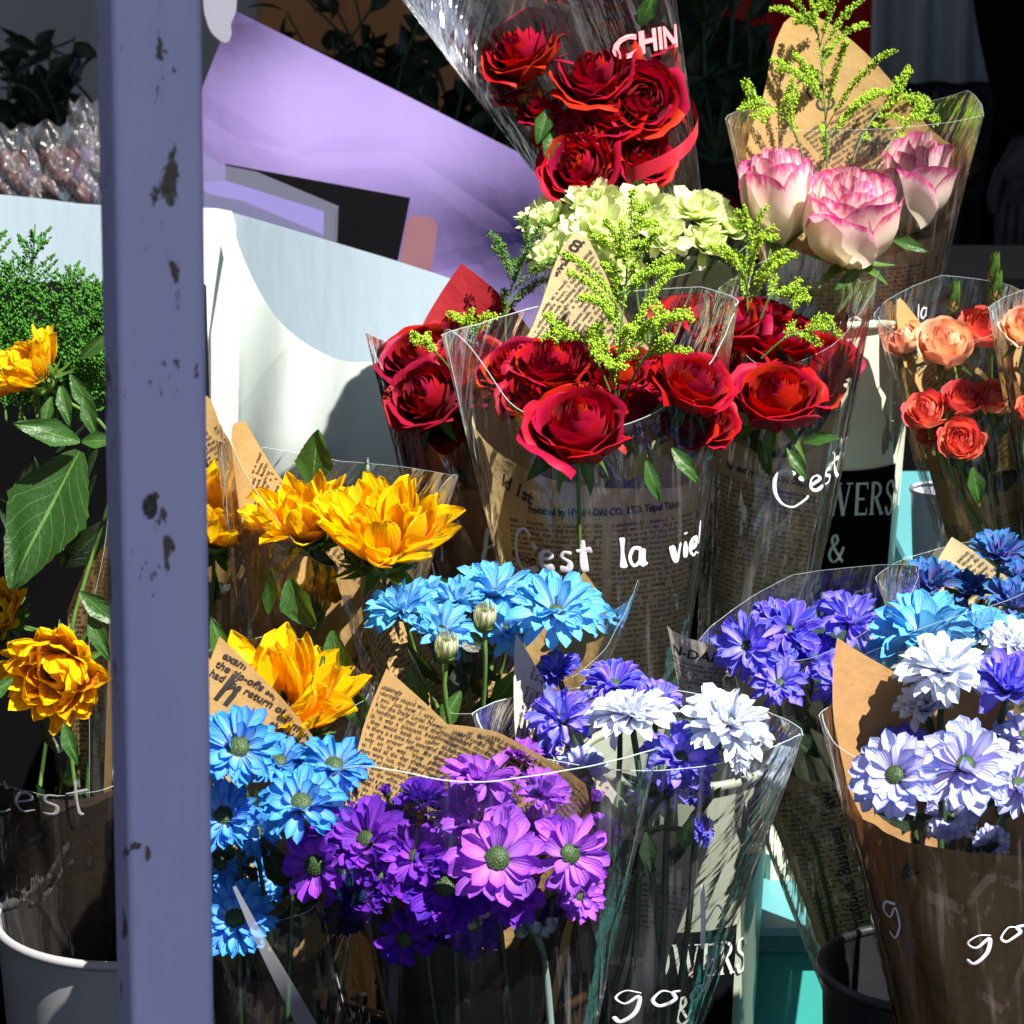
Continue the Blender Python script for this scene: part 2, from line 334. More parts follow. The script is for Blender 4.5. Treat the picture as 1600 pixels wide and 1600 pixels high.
def sunflower(c, n, R_, lay, disc=.36, wid=.40):
    n = nrm(n); Fm = frame(n, rng.uniform(0, 6)); mb = MB(); c = np.asarray(c, float)
    for li, (k, pit, sc, dr) in enumerate(lay):
        for i in range(k):
            az = 2*math.pi*(i+rng.normal()*.2)/k+li*.31
            L = R_*sc*rng.uniform(.8, 1.08); p0 = R(pit+rng.normal()*6)
            pts, at = petal_pts(L, R_*wid*rng.uniform(.85, 1.2), 7, 10, p0, R(dr+rng.normal()*16), R(rng.normal()*14), cup=rng.uniform(.1, .32), tipw=.6, base=.45, point=.34, ruffle=.05, twist=rng.normal()*.4, groove=.03)
            put(mb, pts, at, Fm, c, 10, 7, az, R_*disc*.8, 0, rng.normal()*.25)
    d = MB(); dome(d, c+n*R_*.02, Fm, R_*disc*.85, R_*.14, 0, 24, 8, .12)
    for i in range(120):
        r = math.sqrt((i+.5)/120)*R_*disc*.8; a = i*2.399963; o = c+np.array([r*math.cos(a), r*math.sin(a), R_*.02+R_*.13*math.sqrt(max(0, 1-(r/(R_*disc))**2))])@Fm; q = R_*.02
        V = np.array([[q, 0, 0], [0, q, 0], [-q, 0, 0], [0, -q, 0], [0, 0, q*2.5]])@Fm+o; d.add(V, [[0, 1, 4], [1, 2, 4], [2, 3, 4], [3, 0, 4]])
    s = MB(); dome(s, c-n*R_*.04, Fm, R_*disc*.95, R_*.3, 0, 14, 6, .05, True)
    for li in range(2):
        for i in range(13):
            pts, at = petal_pts(R_*rng.uniform(.45, .7), R_*.2, 5, 7, R(-25+rng.normal()*20+li*20), R(70+rng.normal()*40), 0, tipw=.3, point=.95, base=.7, cup=.2)
            put(s, pts, at, Fm, c-n*R_*.13, 7, 5, i*.4833+li*.24, R_*disc*.6)
    return mb, d, s, c-n*R_*.32

def rose(c, n, R_, H=1.15, k=24, bud=0., ruf=.85):
    """overlapping cupped petals; outer ones roll back"""
    n = nrm(n); Fm = frame(n, rng.uniform(0, 6)); mb = MB(); c = np.asarray(c, float); Hh = R_*H
    nv, nu = 12, 15
    for j in range(k):
        f = (j+.5)/k; az = j*2.399963+rng.normal()*.1
        rr = R_*(.05+.80*f**.85); hw = R(150-74*f)*.66
        hh = Hh*(1.0-.22*f)*rng.uniform(.95, 1.03); v = np.linspace(0, 1, nv)[:, None]; u = np.linspace(-1, 1, nu)[None]
        flare = (max(0, f-.25)**1.1)*(1-bud)*R_*.38*rng.uniform(.6, 1.15)
        body = (.22+.78*np.sin(np.clip(v/.62, 0, 1)*math.pi/2)**.9)
        rho = rr*body-rr*(.22*(1-f)+.10)*np.clip((v-.6)/.4, 0, 1)**2*(1 if f < .5 else .2)
        cr = np.clip((v-.55)/.45, 0, 1)
        rho = rho+flare*cr**2.0; edge = 1-.13*np.abs(u)**2-.22*np.abs(u)**6
        z = hh*v*edge-flare*.55*cr**3+0*u
        rho = rho+.05*R_*u*(1-.3*f)+R_*.035*ruf*np.sin(u*6+rng.uniform(0, 6))*cr*(.3+f)+R_*.02*ruf*np.sin(u*13+rng.uniform(0, 6))*cr*f
        tipf = 1-.10*np.clip((v-.7)/.3, 0, 1)**2
        a = az+u*hw*(.55+.45*np.sin(np.clip(v*1.2, 0, 1)*math.pi/2))*tipf
        rho = np.maximum(rho, R_*.015)
        q = np.stack([rho*np.cos(a), rho*np.sin(a), z-Hh*.5], 2).reshape(-1, 3)
        at = np.stack([np.repeat(v.ravel(), nu)*(.9+.1*f), np.full(nu*nv, rng.random()), np.tile(u.ravel(), nv)], 1)
        mb.add(q@Fm+c, gfaces(nv, nu), 0, at)
    s = MB(); b = c-n*Hh*.5
    dome(s, b+n*R_*.04, Fm, R_*.2, R_*.28, 0, 12, 5, .03, True)
    for i in range(5):
        pts, at = petal_pts(R_*rng.uniform(.8, 1.), R_*.26, 5, 7, R(40-70*(1-bud)+rng.normal()*12), R(-50*(1-bud)+rng.normal()*25), 0, tipw=.3, point=.95, base=.7)
        put(s, pts, at, Fm, b, 7, 5, i*1.2566+.3, R_*.15)
    return mb, None, s, b-n*R_*.2

def leaf(mb, base, d, n, L, W, bend=-30, nu=9, nv=14, point=.8, serr=0., curl=.18, m=0):
    d = nrm(d); x = nrm(np.cross(d, n)); z = np.cross(x, d)
    pts, at = petal_pts(L, W, nu, nv, R(8), R(bend), 0, cup=curl, tipw=.42, base=.12, point=point, groove=.0, ruffle=.035)
    if serr: pts[:, 0] *= 1+serr*np.sin(at[:, 0]*90)*np.abs(at[:, 2])
    mb.add(pts@np.stack([x, d, z])+base, gfaces(nv, nu), m, at)

def beads(mb, C, r, m=0):
    C = np.asarray(C); k = len(C); r = np.broadcast_to(r, (k,))*rng.uniform(.5, 1.45, k)
    o = np.array([[1, 0, 0], [-1, 0, 0], [0, 1, 0], [0, -1, 0], [0, 0, 1.15], [0, 0, -1.15]], float)
    V = (C[:, None]+o[None]*r[:, None, None]).reshape(-1, 3)
    t = np.array([[0, 2, 4], [2, 1, 4], [1, 3, 4], [3, 0, 4], [2, 0, 5], [1, 2, 5], [3, 1, 5], [0, 3, 5]])
    mb.add(V, (t[None]+6*np.arange(k)[:, None, None]).reshape(-1, 3), m)

def spray(pts, blen, nb=16, bead=.00085, spread=.85, start=.25, flat=(1, .5, 1), dens=1.):
    """goldenrod: arching side twigs set with tiny round buds; mats: 0 beads, 1 stem"""
    mb = MB(); st = spline(pts, 30); mb.tube(st, np.linspace(.0012, .0005, 30), 5, 1)
    C = []; fl = np.array(flat)
    for i in range(nb):
        f = start+(1-start)*(i+.5)/nb; p = st[int(f*29)]; t = nrm(st[min(29, int(f*29)+1)]-st[max(0, int(f*29)-1)])
        sd = nrm(np.cross(t, [math.cos(i*2.4), math.sin(i*2.4)*.6, .1]))*fl; sd = nrm(sd)
        if i % 2: sd = -sd
        L = blen*(1-.72*(f-start)/(1-start))*rng.uniform(.75, 1.15)*(.6+.4*min(1, (f-start)*5+.4)); q = []
        for s in np.linspace(0, 1, 14):
            q.append(p+sd*L*spread*(s*.8)+t*L*(.15+.95*s-.35*s*s*spread)+np.array([0, 0, -.12*L*s*s]))
        q = np.array(q); mb.tube(q, np.linspace(.0006, .0003, 14), 4, 1, cap=False)
        kk = int(L/.00030*dens); idx = rng.uniform(2, 13, kk); b0 = q[idx.astype(int)]+(idx % 1)[:, None]*(q[np.minimum(13, idx.astype(int)+1)]-q[idx.astype(int)])
        off = rng.normal(size=(kk, 3)); off /= np.linalg.norm(off, axis=1)[:, None]
        C.append(b0+off*(.0014+.0032*np.sin(np.clip(idx/13, 0, 1)*2.6)*rng.random(kk))[:, None])
    k = int(60*dens); ii = rng.uniform(16, 29, k).astype(int); off = rng.normal(size=(k, 3))*.0018; C.append(st[ii]+off)
    beads(mb, np.concatenate(C), bead); return mb

# ------------------------------------------------------------------ text
_tc = {}
def flat_text(body, size=1., bold=0., width=None, align='LEFT', res=1, line=1., narrow=1.):
    key = (body, bold, width, align, res, line)
    if key not in _tc:
        cu = bpy.data.curves.new('t', 'FONT'); cu.body = body; cu.size = 1.; cu.offset = bold; cu.resolution_u = res; cu.space_line = line
        cu.align_x = align; cu.fill_mode = 'FRONT' if hasattr(cu, 'fill_mode') else cu.fill_mode
        if width: cu.text_boxes[0].width = width
        o = bpy.data.objects.new('t', cu); me = bpy.data.meshes.new_from_object(o)
        v = np.zeros(len(me.vertices)*3, np.float32); me.vertices.foreach_get('co', v); me.calc_loop_triangles()
        t = np.zeros(len(me.loop_triangles)*3, np.int32); me.loop_triangles.foreach_get('vertices', t)
        _tc[key] = (v.reshape(-1, 3)[:, :2].astype(float), t.reshape(-1, 3).astype(int))
        bpy.data.objects.remove(o); bpy.data.meshes.remove(me); bpy.data.curves.remove(cu)
    v, t = _tc[key]; v = v*size; v = v*[narrow, 1]
    return v, t
NEWS = ("AMMI - Recently, as a result of the unforeseeable boom, I fell behind in my work. Realizing that I could not get caught up quickly I decided to apply a few new management techniques. Government experts asked for a full report that week, and the petty cash went out the door. Blink and the point is gone. The secret lies enough in the making of a good cup and the paper. "
        "Drowned out by the noise the daily circle met at the pier, with thousands of readers about the town and some of the men. I read and wrote about local news where the ships called. ")
NEWS2 = ("painstakingly trained in thunderingly stupid work to do. And you. Just now I used to work for the Daily Local News with handlings of mail and the gossip. It was a pleasant beat and they would back us up. While there is a time for every thing, at the proper office it was only on his way. Very serious. I said all the day that his letters were lost, the box and the board of trade. And we sell. "
         "Every regular customer is on his way to the office and one of them had a paper he did not read. ")
STROKES = {  # handwriting, one unit = x height
 'C': [[(1.25, 1.75), (.9, 2.15), (.3, 1.9), (-.05, 1.0), (.05, .1), (.55, -.3), (1.3, -.15), (1.6, .0)]],
 "'": [[(.1, 1.45), (.22, 1.05)]],
 'e': [[(.1, .5), (.75, .68), (.62, 1.0), (.25, .92), (.05, .45), (.3, .05), (.85, .15)]],
 's': [[(.75, .95), (.35, 1.0), (.2, .72), (.62, .42), (.5, .06), (.05, .08)]],
 't': [[(.4, 1.7), (.36, .9), (.38, .1), (.5, -.1)], [(.0, 1.08), (.85, 1.16)]],
 'l': [[(.15, 1.75), (.1, .8), (.12, .0)]],
 'a': [[(.8, .95), (.35, 1.02), (.08, .5), (.3, .02), (.72, .3), (.85, .95), (.8, .2), (1.0, .0)]],
 'v': [[(.05, .95), (.38, .02), (.8, 1.0)]],
 'i': [[(.2, .95), (.18, .0)], [(.22, 1.45), (.24, 1.35)]],
 '!': [[(.3, 1.9), (.2, .55)], [(.15, .12), (.16, .03)]],
 'g': [[(.85, .9), (.4, 1.05), (.1, .6), (.4, .2), (.8, .7), (.75, -.3), (.35, -.95), (.1, -.6)]],
 'o': [[(.75, .8), (.35, 1.0), (.08, .5), (.35, .05), (.8, .4), (.7, .85), (.95, .9)]],
 'd': [[(.8, .8), (.35, .95), (.08, .45), (.4, .0), (.8, .5), (1.15, 1.8), (.85, .5), (1.0, .0)]],
 'I': [[(.2, 1.6), (.15, .0)]],
 'b': [[(.15, 1.8), (.1, .1), (.1, .6), (.55, .95), (.8, .5), (.45, .02), (.1, .15)]],
 'h': [[(.15, 1.8), (.1, .0), (.12, .6), (.5, .95), (.72, .6), (.75, .0)]],
 'r': [[(.15, .95), (.15, .0), (.2, .6), (.5, .95), (.75, .85)]],
 'm': [[(.1, .95), (.1, .0), (.15, .6), (.4, .95), (.55, .6), (.55, .0), (.6, .6), (.85, .95), (1.05, .6), (1.05, .0)]],
 'y': [[(.1, .95), (.3, .2), (.7, .95), (.55, -.1), (.2, -.8)]],
}
def hand(text, xh, gap=.28):
    out = []; x = 0.
    for ch in text:
        if ch == ' ': x += 1.3; continue
        st = STROKES[ch]; wd = max(p[0] for s in st for p in s)
        for s in st: out.append((spline(np.array(s)+[x, rng.normal()*.03], 10+6*len(s)))*xh)
        x += wd+(gap if ch != 'C' else -.25)
    return out

# ------------------------------------------------------------------ wrapped bouquets
class Wrap:
    """a cone of wrapping: angle 0 faces the street, +-90 the sides, 180 the back; t runs 0 (foot) to 1 (mouth)"""
    def __init__(s, name, label, cat, base, mouth, w0, w1, flat=.6, group=None, power=1., foot=None):
        s.B, s.Mo = P(*base), P(*mouth); s.Dm = mouth[2]
        s.L = np.linalg.norm(s.Mo-s.B); s.A = (s.Mo-s.B)/s.L
        s.X = nrm(RT-s.A*np.dot(RT, s.A)); s.F = np.cross(s.X, s.A)
        if np.dot(s.F, FW) > 0: s.F = -s.F
        s.r0, s.r1 = w0/2*mpp(base[2]), w1/2*mpp(mouth[2]); s.flat = flat; s.power = power
        s.e = empty(name, s.B, label, cat, group)
    def rad(s, t): return s.r0+(s.r1-s.r0)*np.abs(t)**s.power
    def pos(s, th, t, off=0., wob=None):
        th = np.radians(np.asarray(th, float)); t = np.asarray(t, float); a = s.rad(t)+off; b = s.rad(t)*s.flat+off
        if wob is not None: a = a+wob; b = b+wob
        return s.B+(t*s.L)[..., None]*s.A+(a*np.sin(th))[..., None]*s.X+(b*np.cos(th)*np.abs(np.cos(th))**.35)[..., None]*s.F
    def sheet(s, name, mats, th0, th1, prof, t0=0., off=0., nu=70, nv=34, wob=.0012, smooth=True, edge=0., seams=False, parent=None, texts=(), lip=0.):
        """prof: [(deg, t)] outline of the upper edge; a sheet with printed text pieces and a cut edge with its highlight painted on if asked"""
        mb = MB(); pa = np.array(sorted(prof), float)
        th = np.unique(np.concatenate([np.linspace(th0, th1, nu), pa[(pa[:, 0] > th0) & (pa[:, 0] < th1), 0]])); nu = len(th)
        if smooth:
            c = spline(pa, 160); c = c[np.argsort(c[:, 0])]; f = lambda q: np.interp(q, c[:, 0], c[:, 1])
        else: f = lambda q: np.interp(q, pa[:, 0], pa[:, 1])
        top = f(th); ph = rng.uniform(0, 6, 6)
        def wb(TH, T):
            q = np.radians(TH); rr = s.rad(T)
            return wob*(.8*np.sin(5*q+ph[0]+2*T)+.6*np.sin(11*q+ph[1]+5*T)+.5*np.sin(3*q+9*T+ph[2])+.35*np.sin(23*q+ph[3]+3*T))*(.35+.65*T)*(1-.6*np.clip(T-.6,0,.4)/.4)+lip*rr*np.clip((T-f(TH)+.18)/.18, 0, 1)**2
        V = np.linspace(0, 1, nv)[:, None]; T = t0+(top[None]-t0)*V; TH = np.broadcast_to(th[None], T.shape)
        G = s.pos(TH, T, off, wb(TH, T)); at = np.stack([np.radians(TH)*s.rad(T), T*s.L, TH*0], 2).reshape(-1, 3)+rng.uniform(0, 3)
        mb.add(G, gfaces(nv, nu), 0, at)
        if edge:
            mb.tube(G[-1], edge, 5, 1)
            if seams: mb.tube(G[:, 0], edge, 5, 1); mb.tube(G[:, -1], edge, 5, 1)
        for tx in texts:                               # (verts2d, tris, deg, t, rot, inside)
            v, tr, d0, tt, rot, ins = tx[:6]; c_, s_ = math.cos(R(rot)), math.sin(R(rot))
            x = v[:, 0]*c_-v[:, 1]*s_; y = v[:, 0]*s_+v[:, 1]*c_; T2 = tt+y/s.L
            TH2 = d0+np.degrees(x/np.maximum(s.rad(T2)*(.5+.5*s.flat), .004))*(-1 if ins else 1)
            okv = (T2 < f(TH2)-.012) & (T2 > t0+.01) & (TH2 > th0+1) & (TH2 < th1-1); tr = tr[okv[tr].all(1)]
            if len(tr) == 0: continue
            use = np.unique(tr); mp = np.zeros(len(v), int); mp[use] = np.arange(len(use))
            T2 = T2[use]; TH2 = TH2[use]
            mb.add(s.pos(TH2, T2, off+(-.0007 if ins else .0007), wb(TH2, T2)), mp[tr], 1 if not edge else 2)
        s.f, s.wb, s.off = f, wb, off
        return mb.build(name, mats, parent or s.e)
    def film(s, front=((-95, 1.05), (-60, .98), (0, .86), (60, .98), (95, 1.05)), back=((85, 1.05), (180, 1.1), (275, 1.05)), t0=0., off=.0025, mat='film', name='clear_sleeve', wob=.0022, smooth=True, e=.00016, flare=0.):
        a = s.sheet(name, [M[mat], M['film_edge_glint']], front[0][0], front[-1][0], front, t0, off, wob=wob, smooth=smooth, edge=e, seams=True)
        s.ff = (s.wb, s.off)
        if back: s.sheet('clear_sleeve_back', [M[mat], M['film_edge_glint']], back[0][0], back[-1][0], back, t0, off+.002, wob=wob, smooth=False, edge=e)
        return a
    def write(s, text, deg, t, xh, rot=0., r=.0011, slant=.12, mat='white_ink', sx=1.):
        mb = MB(); wb, off = s.ff
        for st in hand(text, xh):
            x = (st[:, 0]+slant*st[:, 1])*sx; y = st[:, 1]; c_, s_ = math.cos(R(rot)), math.sin(R(rot)); x, y = x*c_-y*s_, x*s_+y*c_
            T = t+y/s.L; TH = deg+np.degrees(x/(s.rad(T)*(.5+.5*s.flat)))
            tx, ty = np.gradient(x), np.gradient(y); ln = np.hypot(tx, ty)+1e-9; nx, ny = -ty/ln, tx/ln; k = len(x); wv = r*(.78+.3*np.sin(np.linspace(.4, 5, k)+rng.uniform(0, 6)))*np.clip(np.minimum(np.arange(k)+1.2, k+.2-np.arange(k))/2.2, .45, 1)
            L = []
            for q in (-1, -.5, .5, 1):
                x2, y2 = x+nx*wv*q, y+ny*wv*q; T = t+y2/s.L; TH = deg+np.degrees(x2/(s.rad(T)*(.5+.5*s.flat))); L.append(s.pos(TH, T, off+.0009-.0004*abs(q), wb(TH, T)))
            mb.add(np.array(L), gfaces(4, k)[:, ::-1])
        return mb.build('handwriting', M[mat], s.e)
    def fill(s, n=14, t0=.55, t1=.85, L=.05, mat='leaf_shaded', spread=.5):  # dark leaves added to deepen the shade inside the wrapping
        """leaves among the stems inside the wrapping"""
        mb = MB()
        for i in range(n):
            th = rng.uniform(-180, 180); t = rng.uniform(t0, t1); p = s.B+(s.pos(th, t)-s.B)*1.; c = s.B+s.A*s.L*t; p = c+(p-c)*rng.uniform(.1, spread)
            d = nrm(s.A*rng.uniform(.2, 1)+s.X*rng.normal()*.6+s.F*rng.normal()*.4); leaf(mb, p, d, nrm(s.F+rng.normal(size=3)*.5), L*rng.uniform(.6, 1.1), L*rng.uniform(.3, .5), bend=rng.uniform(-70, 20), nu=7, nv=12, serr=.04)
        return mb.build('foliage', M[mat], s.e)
    def flower(s, kind, px, py, wpx, dd=0., n=(0, -.3, 1), mat='rose_red', stem='stem', part=None, stem_r=.0018, t_end=.05, **kw):
        D = s.Dm+dd; c = P(px, py, D); rr = wpx/2*mpp(D)
        if kind == 'daisy': mb, d, g, tail = daisy(c, n, rr, **kw)
        elif kind == 'rose': mb, d, g, tail = rose(c, n, rr, **kw)
        else: mb, d, g, tail = sunflower(c, n, rr, **kw)
        nm = part or {'daisy': 'daisy', 'rose': 'rose', 'sun': 'sunflower'}[kind]
        o = mb.build(nm, M[mat], s.e)
        if d is not None: d.build('flower_center', M['disc_brown' if kind == 'sun' else 'disc_green'] if disc_of.get(mat) is None else M[disc_of[mat]], o)
        g.build('calyx', M['stem_dark' if kind == 'daisy' else 'sepal'], o)
        e = s.pos(rng.uniform(-150, 150), t_end)*.8+.2*s.B; nn = nrm(n); ln = np.linalg.norm(tail-e)
        m1 = tail-nn*ln*.22; m2 = e+(tail-e)*.35+s.A*ln*.05
        q = MB().tube(spline([tail, m1, m2, e], 16), stem_r, 6); q.build('stem', M[stem], o)
        return o
disc_of = {'d_green': 'disc_lime'}
def news_texts(deg=0., t=.8, rot=0., inside=False, size=.0042, cols=2, colw=16, head=None, hsize=.008, gap=.006, lead=1.0, rep=2, hbold=.055):
    out = []; v, t_ = flat_text((NEWS+NEWS2)*rep, size, width=colw, align='JUSTIFY', line=lead, bold=.02)
    v2, t2 = flat_text((NEWS2+NEWS)*rep, size, width=colw, align='JUSTIFY', line=lead, bold=.02)
    W = colw*size
    for i in range(cols):
        a, b = ((v, t_), (v2, t2))[i % 2]; out.append((a+[(i-cols/2)*(W+gap)+gap/2, 0], b, deg, t, rot, inside))
    if head:
        h, th = flat_text(head, hsize, bold=hbold, res=2, narrow=.64); out.append((h+[-h[:, 0].max()/2, size*2.2], th, deg, t, rot, inside))
    return out
# ------------------------------------------------------------------ the place: ground, stalls, wall, street clutter
def slab(name, px0, py0, px1, py1, D, th, mat, label=None, cat=None, kind=None, parent=None):
    a, b = P(px0, py1, D), P(px1, py0, D); z0, z1 = min(a[2], b[2]), max(a[2], b[2])
    o = MB().box(((a[0]+b[0])/2, a[1]+th/2, (z0+z1)/2), (abs(b[0]-a[0]), th, z1-z0), bev=min(.004, th/4)).build(name, mat, parent, smooth=False)
    if label: tag(o, label, cat)
    if kind: o['kind'] = kind
    return o
def wall_mat(name, c, c2, s=3): 
    t = NT(name); p = t.pos(); return t.done(t.principled(t.mix(t.noise(p, s, 6, .6), c, c2), .85, t.bump(t.noise(p, 40, 4), .3, .004)))
M['asphalt'] = wall_mat('asphalt', (.05, .05, .052), (.035, .035, .036), 8)
M['wall_pale'] = wall_mat('pale_wall', (.62, .56, .52), (.42, .38, .35))
M['wall_dark'] = wall_mat('dark_wall', (.02, .02, .022), (.012, .012, .013))  # nearly black so the colour carries the shade under the roof
M['wall_warm'] = wall_mat('warm_wall', (.95, .42, .14), (.6, .2, .07), 5)
M['red_cloth'] = wall_mat('red_cloth', (.95, .02, .015), (.60, .008, .006), 6)
M['black'] = simple('black_matt', (.004, .004, .005), .95, 20, .2, Specular_IOR_Level=.04)
M['teal'] = simple('turquoise_paint', (.06, .46, .42), .45, 12, .08)
M['teal_pale'] = simple('pale_turquoise_paint', (.09, .30, .33), .4, 12, .08)
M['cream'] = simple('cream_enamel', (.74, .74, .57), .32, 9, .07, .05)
M['bucket_grey'] = simple('grey_enamel', (.34, .34, .36), .4, 14, .12, .1)
M['bronze'] = simple('bronze_tin', (.10, .055, .02), .3, 30, .3, .2, Metallic=.8)
M['dark_tin'] = simple('dark_tin', (.035, .035, .04), .4, 30, .3, .2, Metallic=.3)
g = MB().add([[-30, -20, 0], [30, -20, 0], [30, 30, 0], [-30, 30, 0]], [[0, 1, 2, 3]]).build('ground', M['asphalt'], smooth=False); g['kind'] = 'structure'
mk = tag(slab('pale_wall', -500, -900, 420, 760, 5.4, .2, M['wall_pale']), 'pale plaster wall far behind the stall at the upper left', 'wall')
tag(slab('warm_wall', 420, -900, 900, 760, 5.4, .22, M['wall_warm']), 'orange brown wall far behind the dark shrub', 'wall')
tag(slab('dark_wall', 900, -900, 2300, 760, 5.5, .2, M['wall_dark']), 'shop interior wall, its shade painted nearly black, behind the pink roses', 'wall')
# corrugated shutter
def shutter(name, px0, py0, px1, py1, D, mat, label):
    a, b = P(px0, py1, D), P(px1, py0, D); n = 240; x = np.linspace(a[0], b[0], n); y = a[1]+.02*np.sin(x/.075*2*math.pi)
    V = np.concatenate([np.stack([x, y, 0*x+a[2]], 1), np.stack([x, y, 0*x+b[2]], 1)]); mb = MB().add(V, gfaces(2, n))
    mb.add(V+[0, .01, 0], gfaces(2, n)[:, ::-1]); return tag(mb.build(name, mat), label, 'shutter')
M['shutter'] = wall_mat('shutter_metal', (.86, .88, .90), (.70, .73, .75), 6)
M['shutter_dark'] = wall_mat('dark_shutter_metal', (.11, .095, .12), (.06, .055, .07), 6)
shutter('corrugated_shutter', 1352, -600, 2200, 128, 4.6, M['shutter'], 'pale grey corrugated shutter at the upper right behind the roses')
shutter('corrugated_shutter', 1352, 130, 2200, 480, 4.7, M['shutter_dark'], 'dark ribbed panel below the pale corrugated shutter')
a, b = P(1108, 40, 4.3), P(1362, 60, 4.3)
mb = MB(); x = np.linspace(0, 1, 40); z = np.linspace(0, 1, 20)[:, None]
V = np.stack([a[0]+(b[0]-a[0])*x+0*z, a[1]+.02*np.sin(x*22)+0*z, (P(0, 30, 4.3)[2]-x*.10+.02*np.sin(x*9))*(1-z)+z*1.9+0*x], 2); mb.add(V, gfaces(20, 40))
tag(mb.build('red_curtain', M['red_cloth']), 'red cloth hanging above the dark doorway behind the pink roses', 'curtain')
tag(MB().box((1.85, 5.25, 2.5), (5.4, 4.6, .06), tilt=.0).build('occluder', M['black'], smooth=False), 'dark awning roof, unseen, added to shade the shop behind the stall', 'occluder')  # unseen roof added to keep sky light off the background
tag(MB().box((0, .19, 2.56), (9, 1.5, .05)).build('street_occluder', M['black'], smooth=False), 'dark awning roof, unseen, added in front of the stall to cut light', 'occluder')  # added out of view; its edge sets where the front shade begins
tag(MB().box((-2.2, 2.82, 2.53), (4.6, 1.85, .05)).build('side_occluder', M['black'], smooth=False), 'dark awning panel, unseen, added to block sky over the left end of the stall', 'occluder')  # added out of view to block the sky above the left side
tag(MB().box((3.3, 2.82, 2.53), (2.6, 1.85, .05)).build('side_occluder', M['black'], smooth=False), 'dark awning panel, unseen, added to block sky over the right end of the stall', 'occluder')  # right-hand counterpart, also unseen and added to block sky light
M['occluder_cloth'] = wall_mat('occluder_cloth', (.06, .06, .08), (.04, .04, .055))
tag(MB().box((-1.75, 2.3, 1.3), (.02, 5.2, 2.6)).build('stall_occluder', M['occluder_cloth'], smooth=False), 'unseen dark side sheet added left of the post to block sky light', 'curtain')  # side sheet added out of view against sky light from the left
tag(MB().box((2.35, 2.3, 1.3), (.02, 5.2, 2.6)).build('stall_occluder', M['occluder_cloth'], smooth=False), 'unseen dark side sheet added at the right end of the stall to block sky light', 'curtain')  # matching unseen sheet added against light from the right
slab('shade_block', -140, 480, 300, 1250, 2.02, .25, M['black'], 'black block standing for the shade behind the sunflowers left of the post', 'crate')  # black block put in for the dark gap, standing for shade
slab('shade_block', 660, 800, 1250, 1140, 2.14, .12, M['black'], 'black block standing for the shaded gaps behind the red rose bouquets', 'crate')  # covers the bright table top; its black stands for shade between bouquets
slab('shade_block', 1395, 415, 1900, 742, 2.62, .2, M['black'], 'black block standing for background shade behind the peach roses, right of the cream bucket', 'crate')  # black block in place of the shaded background beside the peach roses
# display stands
zt = P(0, 1455, 1.75)[2]; yt = P(0, 1455, 1.75)[1]; 
tb = empty('display_table', (P(1300, 0, 1.75)[0], yt+.5, 0), 'turquoise display table under the tall cream bucket', 'table')
xa, xb = P(840, 0, 1.75)[0], P(2000, 0, 1.75)[0]
MB().box(((xa+xb)/2, yt+.55, zt-.011), (xb-xa, 1.1, .022), bev=.004).build('table_top', M['teal_pale'], tb, smooth=False)
MB().box(((xa+xb)/2, yt+.02, zt/2-.012), (xb-xa-.02, .02, zt-.024), bev=.003).build('front_panel', M['teal'], tb, smooth=False)
for sx in (xa+.03, xb-.03): MB().box((sx, yt+1.0, zt/2-.012), (.04, .04, zt-.024), bev=.003).build('leg', M['teal'], tb, smooth=False)
z2 = P(0, 870, 2.15)[2]; y2 = P(0, 870, 2.15)[1]; xc, xd = P(1400, 0, 2.2)[0], P(1900, 0, 2.2)[0]
cr = empty('display_crate', ((xc+xd)/2, y2+.2, zt), 'pale turquoise crate behind the peach rose bouquet', 'crate')
MB().box(((xc+xd)/2, y2+.17, z2-.008), (xd-xc, .34, .016), bev=.003).build('lid', M['teal_pale'], cr, smooth=False)
MB().box(((xc+xd)/2, y2+.17, (zt+z2)/2-.008), (xd-xc-.02, .32, z2-zt-.018), bev=.003).build('box_body', M['teal'], cr, smooth=False)
cb = slab('cream_box', 1196, 1322, 1310, 1398, 1.86, .10, M['cream'], 'small cream box on the turquoise table beside the cream bucket', 'box')
lp = MB().box((0, 1.95+.35, .09), (2.4, 1.5, .18), bev=.01).build('floor_platform', M['black'], smooth=False); tag(lp, 'low black platform under the front row of buckets', 'platform')
st = MB().box((P(420, 0, 1.9)[0]-.25, P(0, 0, 2.0)[1]+.38, .33), (1.5, .5, .30), bev=.01).build('stand', M['black'], smooth=False); tag(st, 'black step stand holding the buckets behind the sunflowers', 'stand')

